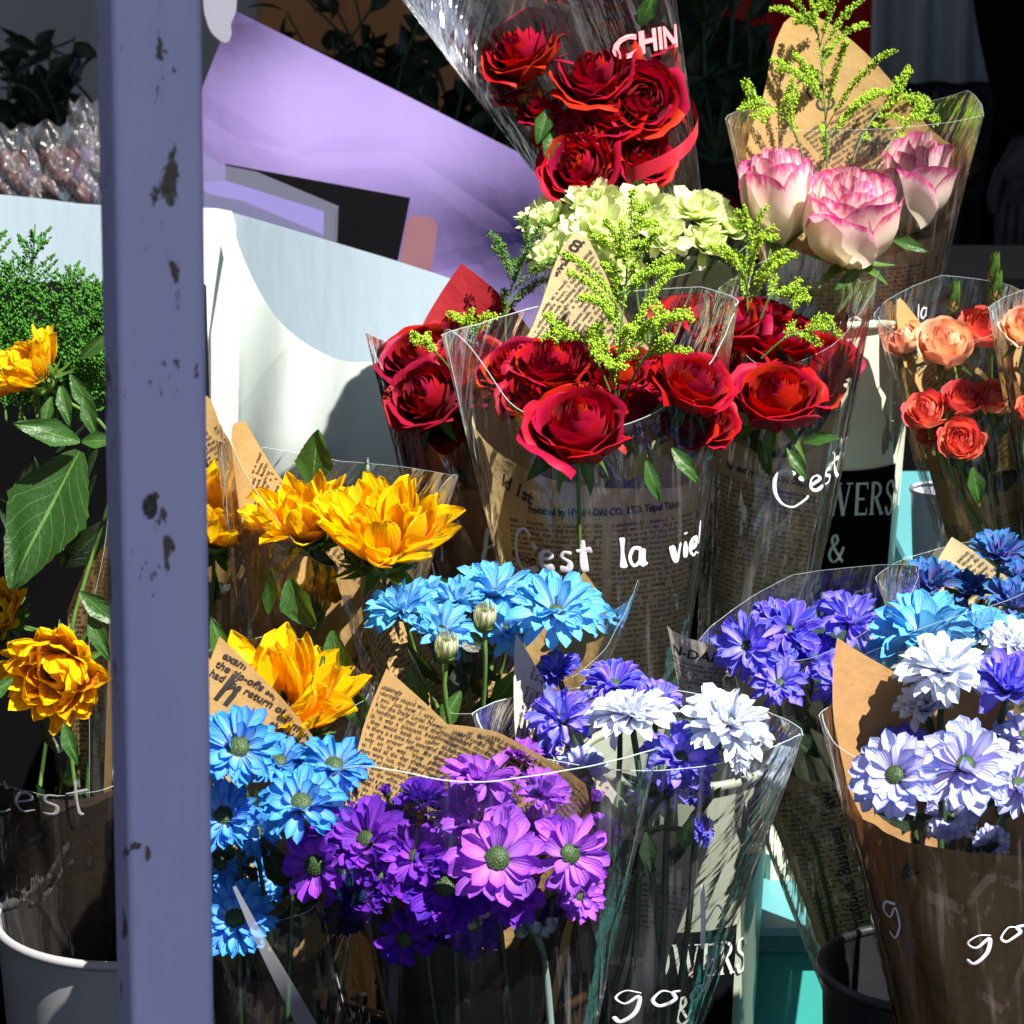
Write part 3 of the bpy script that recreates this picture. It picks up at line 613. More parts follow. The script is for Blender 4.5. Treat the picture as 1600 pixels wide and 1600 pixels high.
# buckets
def bucket(px, py, D, rpx, taper, h, mat, label, label_deg=None, rim=.004, ribs=(), base_z=None, group=None):
    c = P(px, py, D); r = rpx*mpp(D); h = h if base_z is None else c[2]-base_z
    e = empty('bucket', (c[0], c[1], c[2]-h), label, 'bucket', group)
    zz = np.linspace(0, 1, 40); rr = r*(1-taper*(1-zz)); 
    for q in ribs: rr = rr+.0022*np.exp(-((zz-q)/.012)**2)
    th = np.linspace(0, 2*math.pi, 72, endpoint=False); Z = c[2]-h+h*zz
    out = np.stack([c[0]+rr[:, None]*np.cos(th), c[1]+rr[:, None]*np.sin(th), Z[:, None]+0*th], 2)
    mb = MB().add(out, gfaces(40, 72, True)); r2 = rr-.0016
    inn = np.stack([c[0]+r2[:, None]*np.cos(th), c[1]+r2[:, None]*np.sin(th), Z[:, None]+0*th], 2); mb.add(inn, gfaces(40, 72, True)[:, ::-1])
    k = np.arange(72); mb.add(np.vstack([inn[1], [[c[0], c[1], Z[1]]]]), np.stack([k, (k+1) % 72, np.full(72, 72)], 1))
    mb.build('bucket_body', mat, e)
    t2 = np.linspace(0, 2*math.pi, 73); q = MB().tube(np.stack([c[0]+(r+.001)*np.cos(t2), c[1]+(r+.001)*np.sin(t2), c[2]+0*t2], 1), rim, 8, cap=False); q.build('rim', mat, e)
    w2 = MB().box((c[0], c[1], c[2]-h*.62), (.001, .001, .001))
    if label_deg is not None:
        d0, half, t0, t1 = label_deg; R1 = lambda t: r*(1-taper*(1-t))
        def sp(deg, t, off): a = np.radians(deg-90); rad = R1(t)+off; return np.stack([c[0]+rad*np.cos(a), c[1]+rad*np.sin(a), c[2]-h+h*t], -1)
        D_ = np.linspace(d0-half, d0+half, 40)[None]; T_ = np.linspace(t0, t1, 12)[:, None]
        lb = MB().add(sp(D_+0*T_, T_+0*D_, .0012), gfaces(12, 40)).build('label_patch', M['black'], e)
        tx = MB()
        def word(s, size, tc, arc=0., nar=1., bold=.03):
            v, tr = serif(s, size) ; v = v-[v[:, 0].max()/2, 0]; v = v*[nar*.66, 1]
            T2 = tc+(v[:, 1]+arc*(1-(v[:, 0]/(.5*size*len(s)))**2)*size)/h
            tx.add(sp(d0+np.degrees(v[:, 0]/R1(tc)), T2, .0019), tr)
        th_ = (t1-t0)
        hm = th_*h
        word('FLOWERS', hm*.21, t0+th_*.60, .55); word('&', hm*.17, t0+th_*.42); word('GARDEN', hm*.17, t0+th_*.13, -.5)
        tx.build('label_lettering', M['label_white'], lb, smooth=False)
    return e
M['label_white'] = simple('label_lettering', (.62, .66, .60), .5, 30, .1)
# stroke-built roman capitals with thick stems, hairlines and small serifs
GL = {'F': (.62, [('v', .14, 0, 1), ('h', .14, .6, 1), ('h', .14, .5, .55), ('s', .14, 0), ('e', .6, 1, -.2)]),
 'L': (.62, [('v', .14, 0, 1), ('h', .14, .6, 0), ('s', .14, 1), ('e', .6, 0, .25)]),
 'E': (.64, [('v', .14, 0, 1), ('h', .14, .6, 1), ('h', .14, .48, .53), ('h', .14, .6, 0), ('e', .6, 1, -.2), ('e', .6, 0, .22)]),
 'N': (.84, [('t', .14, 0, .14, 1), ('d', .14, 1, .72, 0), ('t', .72, 0, .72, 1), ('s', .14, 0), ('s', .12, 1), ('s', .72, 1)]),
 'W': (1.1, [('d', .08, 1, .32, 0), ('t', .32, 0, .55, .9), ('d', .5, 1, .76, 0), ('t', .76, 0, 1.0, 1), ('s', .08, 1), ('s', .52, 1), ('s', 1.0, 1)]),
 'A': (.8, [('t', .08, 0, .4, 1), ('d', .4, 1, .72, 0), ('h', .2, .6, .33), ('s', .08, 0), ('s', .72, 0)]),
 'O': (.85, [('o', .42, .5, .34, .5, 0, 360)]),
 'D': (.82, [('v', .14, 0, 1), ('o', .14, .5, .56, .5, -90, 90)]),
 'G': (.85, [('o', .44, .5, .34, .5, 45, 330), ('v', .70, .02, .42), ('s', .70, .42)]),
 'R': (.78, [('v', .14, 0, 1), ('o', .14, .75, .42, .25, -90, 90), ('d', .34, .5, .70, 0), ('s', .14, 0), ('s', .70, 0)]),
 'S': (.62, [('c', [(.55, .8), (.42, 1.0), (.14, .93), (.12, .68), (.5, .42), (.5, .1), (.25, -.02), (.08, .22)])]),
 '&': (.9, [('c', [(.85, .55), (.6, .12), (.3, -.02), (.1, .2), (.2, .5), (.5, .75), (.42, 1.0), (.22, .85), (.35, .5), (.8, .0)])]),
 'V': (.9, [('d', .08, 1, .42, 0), ('t', .42, 0, .76, 1), ('s', .08, 1), ('s', .76, 1)]),
 'C': (.8, [('o', .44, .5, .36, .5, 45, 315)]),
 'l': (.3, [('v', .12, 0, 1)]), 'h': (.6, [('v', .12, 0, 1), ('c', [(.14, .45), (.3, .62), (.44, .5), (.46, .0)])])}
def serif(s, size):
    V, T, n, x0 = [], [], 0, 0.
    def quad(a, b, w0, w1):
        nonlocal n
        a, b = np.array(a, float), np.array(b, float); d = nrm(np.append(b-a, 0))[:2]; p = np.array([-d[1], d[0]])
        V.extend([a+p*w0/2, a-p*w0/2, b-p*w1/2, b+p*w1/2]); T.extend([[n, n+1, n+2], [n, n+2, n+3]]); n += 4
    for ch in s:
        if ch == ' ': x0 += .5; continue
        wd, st = GL[ch]
        for q in st:
            k = q[0]
            if k == 'v': quad((x0+q[1], q[2]), (x0+q[1], q[3]), .15, .15)
            elif k == 'h': quad((x0+q[1], q[3]+(-.035 if q[3] > .5 else .035)), (x0+q[2], q[3]+(-.035 if q[3] > .5 else .035)), .07, .07)
            elif k == 't': quad((x0+q[1], q[2]), (x0+q[3], q[4]), .06, .06)
            elif k == 'd': quad((x0+q[1], q[2]), (x0+q[3], q[4]), .15, .15)
            elif k == 's': quad((x0+q[1]-.14, q[2]+(.02 if q[2] < .5 else -.02)), (x0+q[1]+.14, q[2]+(.02 if q[2] < .5 else -.02)), .04, .04)
            elif k == 'e': quad((x0+q[1], q[2]), (x0+q[1], q[2]+q[3]), .05, .05)
            elif k in 'oc':
                if k == 'o': a = np.radians(np.linspace(q[5], q[6], 22)); c = np.stack([x0+q[1]+q[3]*np.cos(a), q[2]+q[4]*.97*np.sin(a)], 1)
                else: c = spline(q[1], 26)+[x0, 0]
                for i in range(len(c)-1):
                    d = c[i+1]-c[i]; wv = .05+.10*abs(d[1])/(np.linalg.norm(d)+1e-9); quad(c[i], c[i+1]+d*.1, wv, wv)
        x0 += wd+.1
    return np.array(V)*size, np.array(T)
bucket(1303, 484, 2.0, 127, .30, 0, M['cream'], 'tall cream enamel bucket with black FLOWERS & GARDEN label under the pink roses', (1, 54, .37, .70), ribs=(.80, .84), base_z=zt)
bucket(1058, 1180, 1.66, 148, .27, .5, simple('cream_enamel_dim', (.34, .38, .30), .35, 9, .12, .05), 'cream bucket with black label behind the violet and white daisies at the bottom', (4, 36, .47, .75), base_z=.18)  # cream enamel made dimmer and greener to carry the weaker light here
bucket(205, 1424, 1.66, 208, .16, .3, M['bucket_grey'], 'grey enamel bucket with ribbed side at the lower left behind the post', ribs=(.72, .66, .60), base_z=.18)
bucket(1445, 1512, 1.50, 160, .2, .3, M['dark_tin'], 'dark tin bucket with a grey rim under the lavender daisies', base_z=.18)
bucket(720, 1505, 1.58, 225, .2, .3, M['bronze'], 'dark bronze tin bucket holding the purple daisies', base_z=.18)
bucket(455, 1560, 1.66, 110, .2, .3, M['dark_tin'], 'dark tin bucket holding the blue daisies beside the post', base_z=.18)
bucket(500, 1230, 1.9, 150, .2, .3, M['dark_tin'], 'dark tin bucket holding the middle sunflowers', base_z=.48)
bucket(930, 1130, 2.02, 190, .2, .3, M['dark_tin'], 'dark tin bucket under the red rose bouquets', base_z=zt)
bucket(1530, 935, 2.0, 115, .2, .3, M['bucket_grey'], 'grey bucket under the peach rose bouquets', base_z=zt)

# the painted post in front
M['post'] = None
t = NT('lavender_post_paint'); v, (a, b, c) = t.pc(); ob = t.pos()
n1 = t.noise(t.scale(ob, (60, 60, 26)), 1., 6, .65); n2 = t.noise(t.scale(ob, (260, 260, 120)), 1., 4, .6)
mk = t.math('ADD', t.math('MULTIPLY', a, 1.), t.math('SUBTRACT', t.math('ADD', t.math('MULTIPLY', n1, 1.7), t.math('MULTIPLY', n2, 1.1)), 1.4))
st_ = t.ramp(mk, [(.40, 0.), (.50, 1.)])
base = t.mix(t.noise(t.scale(ob, (14, 14, 5)), 1., 6, .65), t.mix(t.noise(t.scale(ob, (300, 300, 9)), 1., 3), (.46, .46, .92), (.56, .55, .97)), t.mix(t.noise(t.scale(ob, (90, 90, 30)), 1., 4), (.66, .64, .97), (.76, .74, .99)))
dirt = t.mix(t.noise(ob, 320, 3), (.04, .03, .028), (.22, .19, .16))
h = t.math('SUBTRACT', t.math('MULTIPLY', t.noise(t.scale(ob, (120, 120, 8)), 1., 4), .25), t.math('MULTIPLY', st_, .8))
M['post'] = t.done(t.principled(t.mix(st_, base, dirt), t.math('MULTIPLY_ADD', st_, .3, .42), t.bump(h, .55, .0012)))
yaw = R(18); dP = .86; pc0 = P(226, 800, dP); wd = 141*mpp(dP)/math.cos(yaw)*.93
sp_ = [  # worn spots in picture units: x, y, half width, half height, strength
 (264, 292, 14, 32, .72), (270, 400, 6, 260, .36), (266, 700, 7, 120, .3), (250, 225, 7, 40, .34), (268, 120, 10, 90, .26), (240, 305, 10, 20, .42), (278, 470, 6, 60, .52), (276, 570, 7, 50, .46), (268, 165, 16, 40, .25), (250, 350, 14, 40, .25), (272, 400, 7, 40, .3),
 (274, 640, 6, 45, .32), (306, 575, 5, 18, .5), (252, 568, 10, 6, .44), (230, 530, 24, 2.5, .5), (238, 388, 14, 2.5, .4), (256, 800, 18, 26, .44), (262, 850, 14, 45, .35), (270, 730, 10, 40, .26), (236, 920, 8, 30, .28), (243, 776, 9, 6, .7),
 (211, 1322, 8, 6, .8), (232, 1334, 6, 12, .8), (197, 1332, 6, 8, .75), (196, 1450, 6, 22, .8), (204, 1425, 6, 20, .5), (228, 130, 3, 6, .5),
 (170, 300, 10, 60, .22), (172, 620, 14, 90, .46), (168, 680, 10, 60, .40), (170, 900, 10, 160, .36), (178, 1060, 8, 60, .42), (188, 1560, 8, 80, .25), (160, 480, 8, 90, .22)]
pe = empty('wooden_post', (pc0[0], pc0[1]+wd/2, 0), 'worn lavender painted wooden post standing in front of the flowers', 'post')
mb = MB(); hw = wd/2; bv = .004
sec = []
for (x0, y0), (x1, y1), k in (((-hw, -hw+bv), (-hw, hw-bv), 26), ((-hw+bv, -hw), (hw-bv, -hw), 60)):
    sec.append([(x0+(x1-x0)*i/(k-1), y0+(y1-y0)*i/(k-1)) for i in range(k)])
left, front = sec[0][::-1], sec[1]
cor = [(-hw+bv-bv*math.cos(a), -hw+bv-bv*math.sin(a)) for a in np.linspace(.2, 1.37, 4)]
cor2 = [(hw-bv+bv*math.sin(a), -hw+bv-bv*math.cos(a)) for a in np.linspace(.2, 1.57, 5)]
ring = np.array(left+cor+front+cor2+[(hw, hw-bv), (hw-bv, hw), (-hw+bv, hw)])
cy, sy = math.cos(-yaw), math.sin(-yaw); rx = ring[:, 0]*cy-ring[:, 1]*sy; ry = ring[:, 0]*sy+ring[:, 1]*cy
# yaw turns the left side towards the street
rx, ry = ring[:, 0]*math.cos(yaw)-ring[:, 1]*math.sin(yaw), ring[:, 0]*math.sin(yaw)+ring[:, 1]*math.cos(yaw)
zs = np.concatenate([[0], np.linspace(.38, 1.25, 420), [2.45]]); V = np.zeros((len(zs), len(ring), 3)); V[..., 0] = pc0[0]+rx; V[..., 1] = pc0[1]+wd/2+ry; V[..., 2] = zs[:, None]
V[..., 0] += ((zs-.83)*.0155)[:, None]
# picture position of every surface point, used only to lay out where the paint is worn
d = (V-CP)@FW; pxx = 800+((V-CP)@RT)/(K*d); pyy = 800-((V-CP)@UP)/(K*d)
sv = np.zeros(pxx.shape)
for x, y, a_, b_, s_ in sp_: sv = np.maximum(sv, s_*.9*np.exp(-.55*(((pxx-x)/a_)**2+((pyy-y)/b_)**2)))
hole = ((pxx-234)/12)**2+((pyy-793)/17)**2
dep = np.clip(1-hole, 0, 1)**.5*.006; V[..., 1] += dep
sv = np.where(hole < .9, 1., sv)
at = np.stack([sv, 0*sv, 0*sv], -1).reshape(-1, 3)
mb.add(V, gfaces(len(zs), len(ring), True), 0, at); mb.build('post_shaft', M['post'], pe)
# petal shaped paper sign fixed behind the post top
def outline(name, pts, D, th, mat, parent=None, bulge=0., rnd=None, tiltD=None):
    pts = np.array(pts, float); Dd = D if tiltD is None else None
    n = len(pts); c = pts.mean(0); V = []
    def pp(q, dd): return np.array([P(x, y, (D if tiltD is None else D+tiltD(x, y))+dd) for x, y in q])
    A_ = pp(pts, 0); B_ = pp(pts, th)
    from mathutils.geometry import tessellate_polygon
    tr = np.array(tessellate_polygon([[Vector((x, y, 0)) for x, y in pts]]))
    mb = MB().add(A_, tr).add(B_, tr[:, ::-1]); i = np.arange(n)
    mb.add(np.vstack([A_, B_]), np.stack([i, (i+1) % n, n+(i+1) % n, n+i], 1)); return mb.build(name, mat, parent, smooth=False)
M['pale_board'] = simple('pale_grey_board', (.20, .20, .26), .5, 20, .08)
lob = spline([(316, -60), (318, 8), (322, 30), (330, 50), (345, 64), (356, 66), (362, 52), (361, 38), (368, 20), (370, 0), (372, -60)], 40)
tag(outline('petal_sign', lob, .93, .008, M['pale_board']), 'pale grey petal shaped board hanging beside the post top', 'sign')

# bags, sheets and boards in the middle distance
def panel(name, top, bot, Df, mat, nu=60, nv=30, parent=None, th=.0015, smooth_top=True):
    tp = spline(top, 200) if smooth_top else np.array(top, float); xs = np.linspace(top[0][0], top[-1][0], nu)
    if not smooth_top: xs = np.unique(np.concatenate([xs, tp[:, 0]])); nu = len(xs)
    ty = np.interp(xs, tp[:, 0], tp[:, 1]); V = np.zeros((nv, nu, 3))
    for i, s in enumerate(np.linspace(0, 1, nv)):
        for j in range(nu):
            y = ty[j]*(1-s)+bot*s; V[i, j] = P(xs[j], y, Df(xs[j], y))
    f = gfaces(nv, nu); mb = MB(); at = np.stack([np.tile(xs*mpp(1.6), nv), np.repeat(np.linspace(0, 1, nv), nu)*.3, np.zeros(nu*nv)], 1)
    mb.add(V, f[:, ::-1], 0, at); W_ = V.copy()+FW*th; mb.add(W_, f, 0, at)
    i = np.arange(nu-1); E = np.vstack([V[0], W_[0]]); mb.add(E, np.stack([i, i+1, nu+i+1, nu+i], 1))
    return mb.build(name, mat, parent)
M['bag_white'] = (lambda t: t.done(t.mixs(.3, t.principled(t.mix(t.noise(t.pos(), 12, 3), (.62, .68, .66), (.56, .62, .62)), .6, t.bump(t.math('ADD', t.math('MULTIPLY', t.math('SINE', t.math('MULTIPLY', t.n('SeparateXYZ', ins={0: t.pos()}).outputs[2], 2100.)), 0.04), t.math('MULTIPLY', t.noise(t.scale(t.pos(), (14, 10, 6)), 1., 3), 6.)), .35, .0012)), t.n('BsdfTranslucent', ins={'Color': (.75, .8, .75)}).outputs[0])))(NT('white_woven_bag'))
M['bag_grey'] = (lambda t: t.done(t.mixs(.25, t.principled(t.mix(t.noise(t.scale(t.pos(), (8, 4, 3)), 1., 4), (.36, .44, .50), (.30, .38, .45)), .28, t.bump(t.noise(t.scale(t.pos(), (26, 8, 6)), 1., 4), .5, .006)), t.n('BsdfTranslucent', ins={'Color': (.75, .85, .95)}).outputs[0])))(NT('grey_blue_plastic_bag'))
M['purple_sheet'] = (lambda t: t.done(t.mixs(.3, t.principled(t.mix(t.noise(t.scale(t.pos(), (5, 4, 3)), 1., 4), (.23, .17, .40), (.17, .125, .32)), .75, t.bump(t.math('ADD', t.noise(t.scale(t.pos(), (9, 6, 7)), 1., 4), t.math('MULTIPLY', t.math('MINIMUM', t.n('TexVoronoi', feature='DISTANCE_TO_EDGE', ins={'Vector': t.scale(t.pos(), (5, 4, 7)), 'Scale': 1.}).outputs['Distance'], .12), 2.)), .5, .01)), t.n('BsdfTranslucent', ins={'Color': (.46, .30, .80)}).outputs[0])))(NT('purple_paper'))
bag = empty('carrier_bag', P(480, 1150, 2.35), 'white woven bag with a scooped rim behind the sunflowers', 'bag')
panel('back_panel', [(-80, 296), (60, 310), (150, 320), (318, 324), (366, 333), (500, 372), (620, 408), (722, 442), (780, 470)], 1150, lambda x, y: 2.44-.03*math.sin(max(0, (x-366)/420)*math.pi), M['bag_grey'], parent=bag)
panel('front_panel', [(358, 348), (368, 372), (385, 415), (405, 455), (430, 494), (465, 528), (505, 552), (545, 565), (600, 563), (660, 545), (720, 500), (770, 480)], 1150, lambda x, y: 2.36-.10*math.sin(min(1, max(0, (x-340)/440))*math.pi)*min(1, (y-300)/400)-.006*math.sin(x*.05+y*.008), M['bag_white'], parent=bag, nu=90)
panel('side_panel', [(316, 326), (340, 326), (362, 330), (368, 352)], 1150, lambda x, y: 2.31+.03*(x-316)/50, M['bag_white'], nu=14, parent=bag, smooth_top=False)
panel('left_panel', [(330, 520), (345, 430), (360, 350), (372, 380)], 1150, lambda x, y: 2.31, M['bag_white'], nu=24, parent=bag, smooth_top=False)
tag(panel('gift_wrap_sheet', [(300, 172), (318, 132), (364, 15), (450, 58), (640, 152), (762, 214), (862, 264), (872, 300)], 700, lambda x, y: 2.72+.04*math.sin(x*.011)+.02*math.sin(y*.017), M['purple_sheet'], smooth_top=False), 'large sheet of purple wrapping paper slanting behind the white bag', 'sheet')
tag(outline('black_board', [(352, 256), (641, 309), (622, 405), (600, 440), (352, 440)], 2.56, .01, M['black']), 'black board lying in front of the purple paper', 'board')
M['film_purple'] = film_mat('lilac_film', (.82, .78, .95), .9, .7, .10)
pk = empty('plastic_packet', P(420, 340, 2.48), 'clear lilac plastic packet sticking out above the grey bag rim', 'packet')
outline('packet_film', [(316, 240), (350, 258), (400, 268), (529, 322), (527, 376), (520, 420), (316, 420)], 2.47, .006, M['film_purple'], pk)
outline('packet_content', [(316, 284), (352, 282), (506, 330), (504, 420), (316, 420)], 2.50, .012, simple('lilac_content', (.16, .12, .36), .4), pk)
pk2 = outline('pink_packet', [(634, 350), (645, 336), (676, 340), (684, 356), (672, 430), (622, 430)], 2.58, .02, simple('pink_film', (.20, .09, .11), .3, 20, .2)); tag(pk2, 'small salmon pink packet between the black board and purple paper', 'packet')
M['film_crumple'] = film_mat('crumpled_film', (1, 1, 1), gl=.5, streak=.4, haze=.04, rough=.14)
def crumple(px, py, D, w_, h_, label, inner):
    e = empty('plastic_packet', P(px, py+h_/2, D), label, 'packet')
    n = 34; u, v_ = np.meshgrid(np.linspace(-1, 1, n), np.linspace(-1, 1, n)); V = np.zeros((n, n, 3)); s1, s2, s3 = rng.uniform(0, 9, 3)
    for i in range(n):
        for j in range(n):
            x, y = u[i, j], v_[i, j]; dd = .03*(1-x*x)*(1-y*y)+.012*abs(math.sin(2.6*x+1.7*y+s1))+.010*abs(math.sin(3.4*x-4*y+s2))
            V[i, j] = P(px+w_/2*x*(1-.3*max(0, -y)), py+h_/2*y+6*math.sin(7*x+s1)*(1 if y < 0 else 0), D-dd)
    at = np.stack([u.ravel()*.1, v_.ravel()*.1, 0*u.ravel()], 1)
    MB().add(V, gfaces(n, n), 0, at).build('packet_film', M['film_crumple'], e)
    V2 = V.copy()+FW*.02; c_ = V2.mean((0, 1)); V2 = c_+(V2-c_)*.7; V2[..., 2] -= .01; MB().add(V2, gfaces(n, n)).build('packet_content', inner, e)
inn = simple('dusky_pink_content', (.07, .025, .025), .5, 20, .3); inn2 = simple('grey_content', (.06, .05, .06), .5, 20, .3)
crumple(90, 262, 2.56, 130, 140, 'crumpled clear packet with dusky pink content above the bag at the left', inn)
crumple(10, 262, 2.52, 110, 130, 'crumpled clear packet at the far left edge above the bag', inn)
crumple(140, 240, 2.60, 90, 170, 'crumpled grey plastic packet just left of the post top', inn2)
cpm = film_mat('cup_film', (.8, .85, .98), 1., .8, .25)
cp = MB(); c0 = P(1462, 905, 2.02); 
for k, (r_, hh) in enumerate(((.026, .085),)):
    zz = np.linspace(0, 1, 14); th = np.linspace(0, 2*math.pi, 32, endpoint=False); rr = r_*(.8+.2*zz)
    cp.add(np.stack([c0[0]+rr[:, None]*np.cos(th), c0[1]+rr[:, None]*np.sin(th), c0[2]+(zz*hh)[:, None]+0*th], 2), gfaces(14, 32, True))
    cp.tube(np.stack([c0[0]+r_*np.cos(np.append(th, 0)), c0[1]+r_*np.sin(np.append(th, 0)), c0[2]+hh+0*np.append(th, 0)], 1), .0018, 6)
tag(cp.build('plastic_cup', simple('milky_plastic', (.50, .56, .72), .25, 20, .1)), 'milky plastic cup standing by the cream bucket label', 'cup')
# shrubs behind, shade put into their dark leaf colour
def shrub(name, cx, cy, D, rx, ry, n, label, seed, L=(.03, .07)):
    e = empty(name, P(cx, cy+ry, D), label, 'plant'); mb = MB(); sm = MB(); r_ = np.random.default_rng(seed); b0 = P(cx, cy+ry*1.6, D)
    for k in range(n//9):
        q = P(cx+rx*r_.uniform(-1, 1)*.9, cy-ry*r_.uniform(-.6, 1), D+r_.uniform(-.15, .15)); m = (b0+q)/2+r_.normal(size=3)*.04; s = spline([b0, m, q], 12); sm.tube(s, np.linspace(.004, .0015, 12), 5)
        for i in range(9):
            p = s[int(r_.integers(4, 12))]; d_ = nrm(r_.normal(size=3)+[0, 0, .25]); leaf(mb, p+d_*.006, d_, r_.normal(size=3), r_.uniform(*L), r_.uniform(*L)*.55, bend=-40, nu=5, nv=7)
    mb.build('foliage', M['leaf_shaded'], e); sm.build('branch', M['stem_dark'], e); return e
shrub('shrub', 70, 170, 3.3, 130, 110, 150, 'dark leafy plant against the pale wall at the upper left', 3)
shrub('shrub', 640, 120, 3.4, 220, 170, 430, 'dark leafy shrub against the orange wall above the purple paper', 5)
shrub('shrub', 1120, 60, 3.5, 60, 120, 110, 'thin dark plant in the doorway left of the pink roses', 8)
shrub('shrub', 1420, 215, 3.6, 70, 60, 120, 'low dark plant under the pale shutter beside the person', 9)
# person in a dark coat, partly outside the picture at the right
def person():
    c = P(1840, 300, 3.7); x, y = c[0], c[1]; e = empty('person', (x, y, 0), 'person in a long black coat standing at the right edge with one pale hand lowered', 'person')
    skin = simple('skin_shade', (.035, .03, .035), .6, 30, .1)  # skin colour darkened to carry the shade around the person
    def sk(name, pts, edges, rad, mat, sub=2):
        me = bpy.data.meshes.new(name); o0 = ORG[e.name]; me.from_pydata([tuple(np.array(p)-o0) for p in pts], edges, []); me.materials.append(mat)
        o = bpy.data.objects.new(name, me); COL.objects.link(o); o.parent = e; m = o.modifiers.new('skin', 'SKIN'); m.use_smooth_shade = True
        for v_, r_ in zip(me.skin_vertices[0].data, rad): v_.radius = (r_, r_)
        me.skin_vertices[0].data[0].use_root = True; s = o.modifiers.new('sub', 'SUBSURF'); s.levels = s.render_levels = sub; return o
    J = [(x, y, .95), (x, y, 1.15), (x, y, 1.38), (x, y, 1.50), (x-.01, y-.01, 1.62), (x-.18, y, 1.40), (x-.26, y-.05, 1.14), (x-.215, y-.13, .92), (x+.18, y, 1.40), (x+.25, y, 1.14), (x+.24, y-.03, .90), (x-.10, y, .88), (x-.11, y-.01, .48), (x-.11, y, .07), (x-.12, y-.14, .04), (x+.10, y, .88), (x+.12, y+.02, .48), (x+.12, y+.03, .07), (x+.13, y-.1, .04)]
    E = [(0, 1), (1, 2), (2, 3), (3, 4), (2, 5), (5, 6), (6, 7), (2, 8), (8, 9), (9, 10), (0, 11), (11, 12), (12, 13), (13, 14), (0, 15), (15, 16), (16, 17), (17, 18)]
    sk('body', J, E, [.14, .13, .15, .055, .10, .06, .045, .033, .06, .045, .033, .08, .055, .04, .035, .08, .055, .04, .035], skin)
    h0 = np.array(P(1592, 262, 3.45)); pts = [h0+[.012, 0, .05], h0, h0+[-.002, 0, -.04]]; ed = [(0, 1), (1, 2)]; rad = [.024, .026, .024]
    for i, (dx, L) in enumerate(((-.020, .066), (-.007, .076), (.007, .072), (.020, .056))):
        k = len(pts); pts += [h0+[dx, 0, -.05], h0+[dx*1.1-.002, -.006, -.05-L*.5], h0+[dx*1.1, .004, -.05-L]]; ed += [(2, k), (k, k+1), (k+1, k+2)]; rad += [.010, .009, .0075]
    k = len(pts); pts += [h0+[-.030, -.01, -.01], h0+[-.038, -.014, -.04], h0+[-.034, -.012, -.065]]; ed += [(1, k), (k, k+1), (k+1, k+2)]; rad += [.011, .010, .008]
    sk('hand', pts, ed, rad, skin, 2)
    zz = np.linspace(0, 1, 50); th = np.linspace(0, 2*math.pi, 90, endpoint=False)
    wL = np.interp(zz, [0, .30, .55, .72, .85, 1], [.26, .27, .245, .15, .13, .17]); Z = .35+1.08*zz
    V = np.stack([x-.02+(wL[:, None]+.008*np.sin(9*th))*np.cos(th), y+.02+(wL[:, None]*.62+.006*np.sin(11*th))*np.sin(th), Z[:, None]+0*th], 2)
    MB().add(V, gfaces(50, 90, True)).build('coat', M['black'], e)
    s = spline([(x-.17, y, 1.40), (x-.27, y-.06, 1.15), h0+[.02, .0, .05]], 20); MB().tube(s, np.linspace(.075, .048, 20), 16).build('sleeve', M['black'], e)
    dome(hb := MB(), np.array([x-.01, y-.0, 1.63]), frame((0, .2, 1)), .115, .12, n=24, k=10); hb.build('hair', M['black'], e)
person()
M['dim_ink'] = simple('dim_marker', (.28, .28, .31), .5, namp=.05, bump=.02)  # white marker greyed to carry the dim light at the lower left
# ------------------------------------------------------------------ bouquets, back to front
FL0, BK0 = ((-95, 1.03), (-50, .96), (0, .9), (50, .96), (95, 1.03)), ((85, 1.03), (180, 1.08), (275, 1.03))
def gold(b, pts, blen, nb=16, mat='goldenrod', **kw):
    sp = spray([P(*q) for q in pts], blen, nb, **kw); return sp.build('goldenrod_spray', [M[mat], M['stem']], b.e)
def part_leaf(b, px, py, D, d, n, L, W, mat='leaf', **kw):
    mb = MB(); leaf(mb, P(px, py, D), d, n, L*mpp(D), W*mpp(D), nu=13, nv=26, serr=.04, **kw); return mb.build('leaf', M[mat], b.e)
def paper(b, prof, mat='news', texts=(), name='newspaper_wrap', off=-.003, **kw):
    return b.sheet(name, [M[mat], M['ink']], prof[0][0], prof[-1][0], prof, .0, off, texts=texts, wob=kw.pop('wob', .0015), **kw)

# red roses in the slanting clear sleeve at the top
b = Wrap('rose_bouquet', 'tall clear sleeve of red roses at the top, tilted left behind the mums', 'bouquet', (1045, 440, 2.0), (852, -30, 1.96), 120, 385, .5, 'rose bouquets')
for q in ((812, 125, 110, .0, (-.6, -.4, .6)), (875, 62, 135, -.01, (-.2, -.5, .8)), (955, 30, 120, .02, (.1, -.3, .9)), (950, 172, 125, -.03, (-.1, -.8, .5)), (1030, 92, 78, .05, (.5, -.6, .5)), (925, 215, 118, -.03, (-.2, -.8, .5)), (1005, 245, 105, -.02, (.3, -.7, .4)), (850, 160, 100, -.01, (-.5, -.5, .7)), (818, 78, 150, -.03, (-.5, -.5, .8)), (915, 5, 150, .02, (.1, -.4, .9)), (925, 112, 150, -.03, (-.1, -.75, .6)), (1004, 156, 132, -.03, (.1, -.95, .35)), (1000, 60, 110, .0, (.2, -.5, .8)), (885, 190, 120, -.01, (-.5, -.7, .5)), (905, 262, 135, -.04, (-.3, -.75, .55)), (965, 225, 120, .0, (.1, -.6, .7)), (1040, 205, 100, .02, (.5, -.5, .6)), (960, 292, 110, .0, (.0, -.7, .5))):
    b.flower('rose', *q[:4], n=q[4], mat='rose_red', k=30)
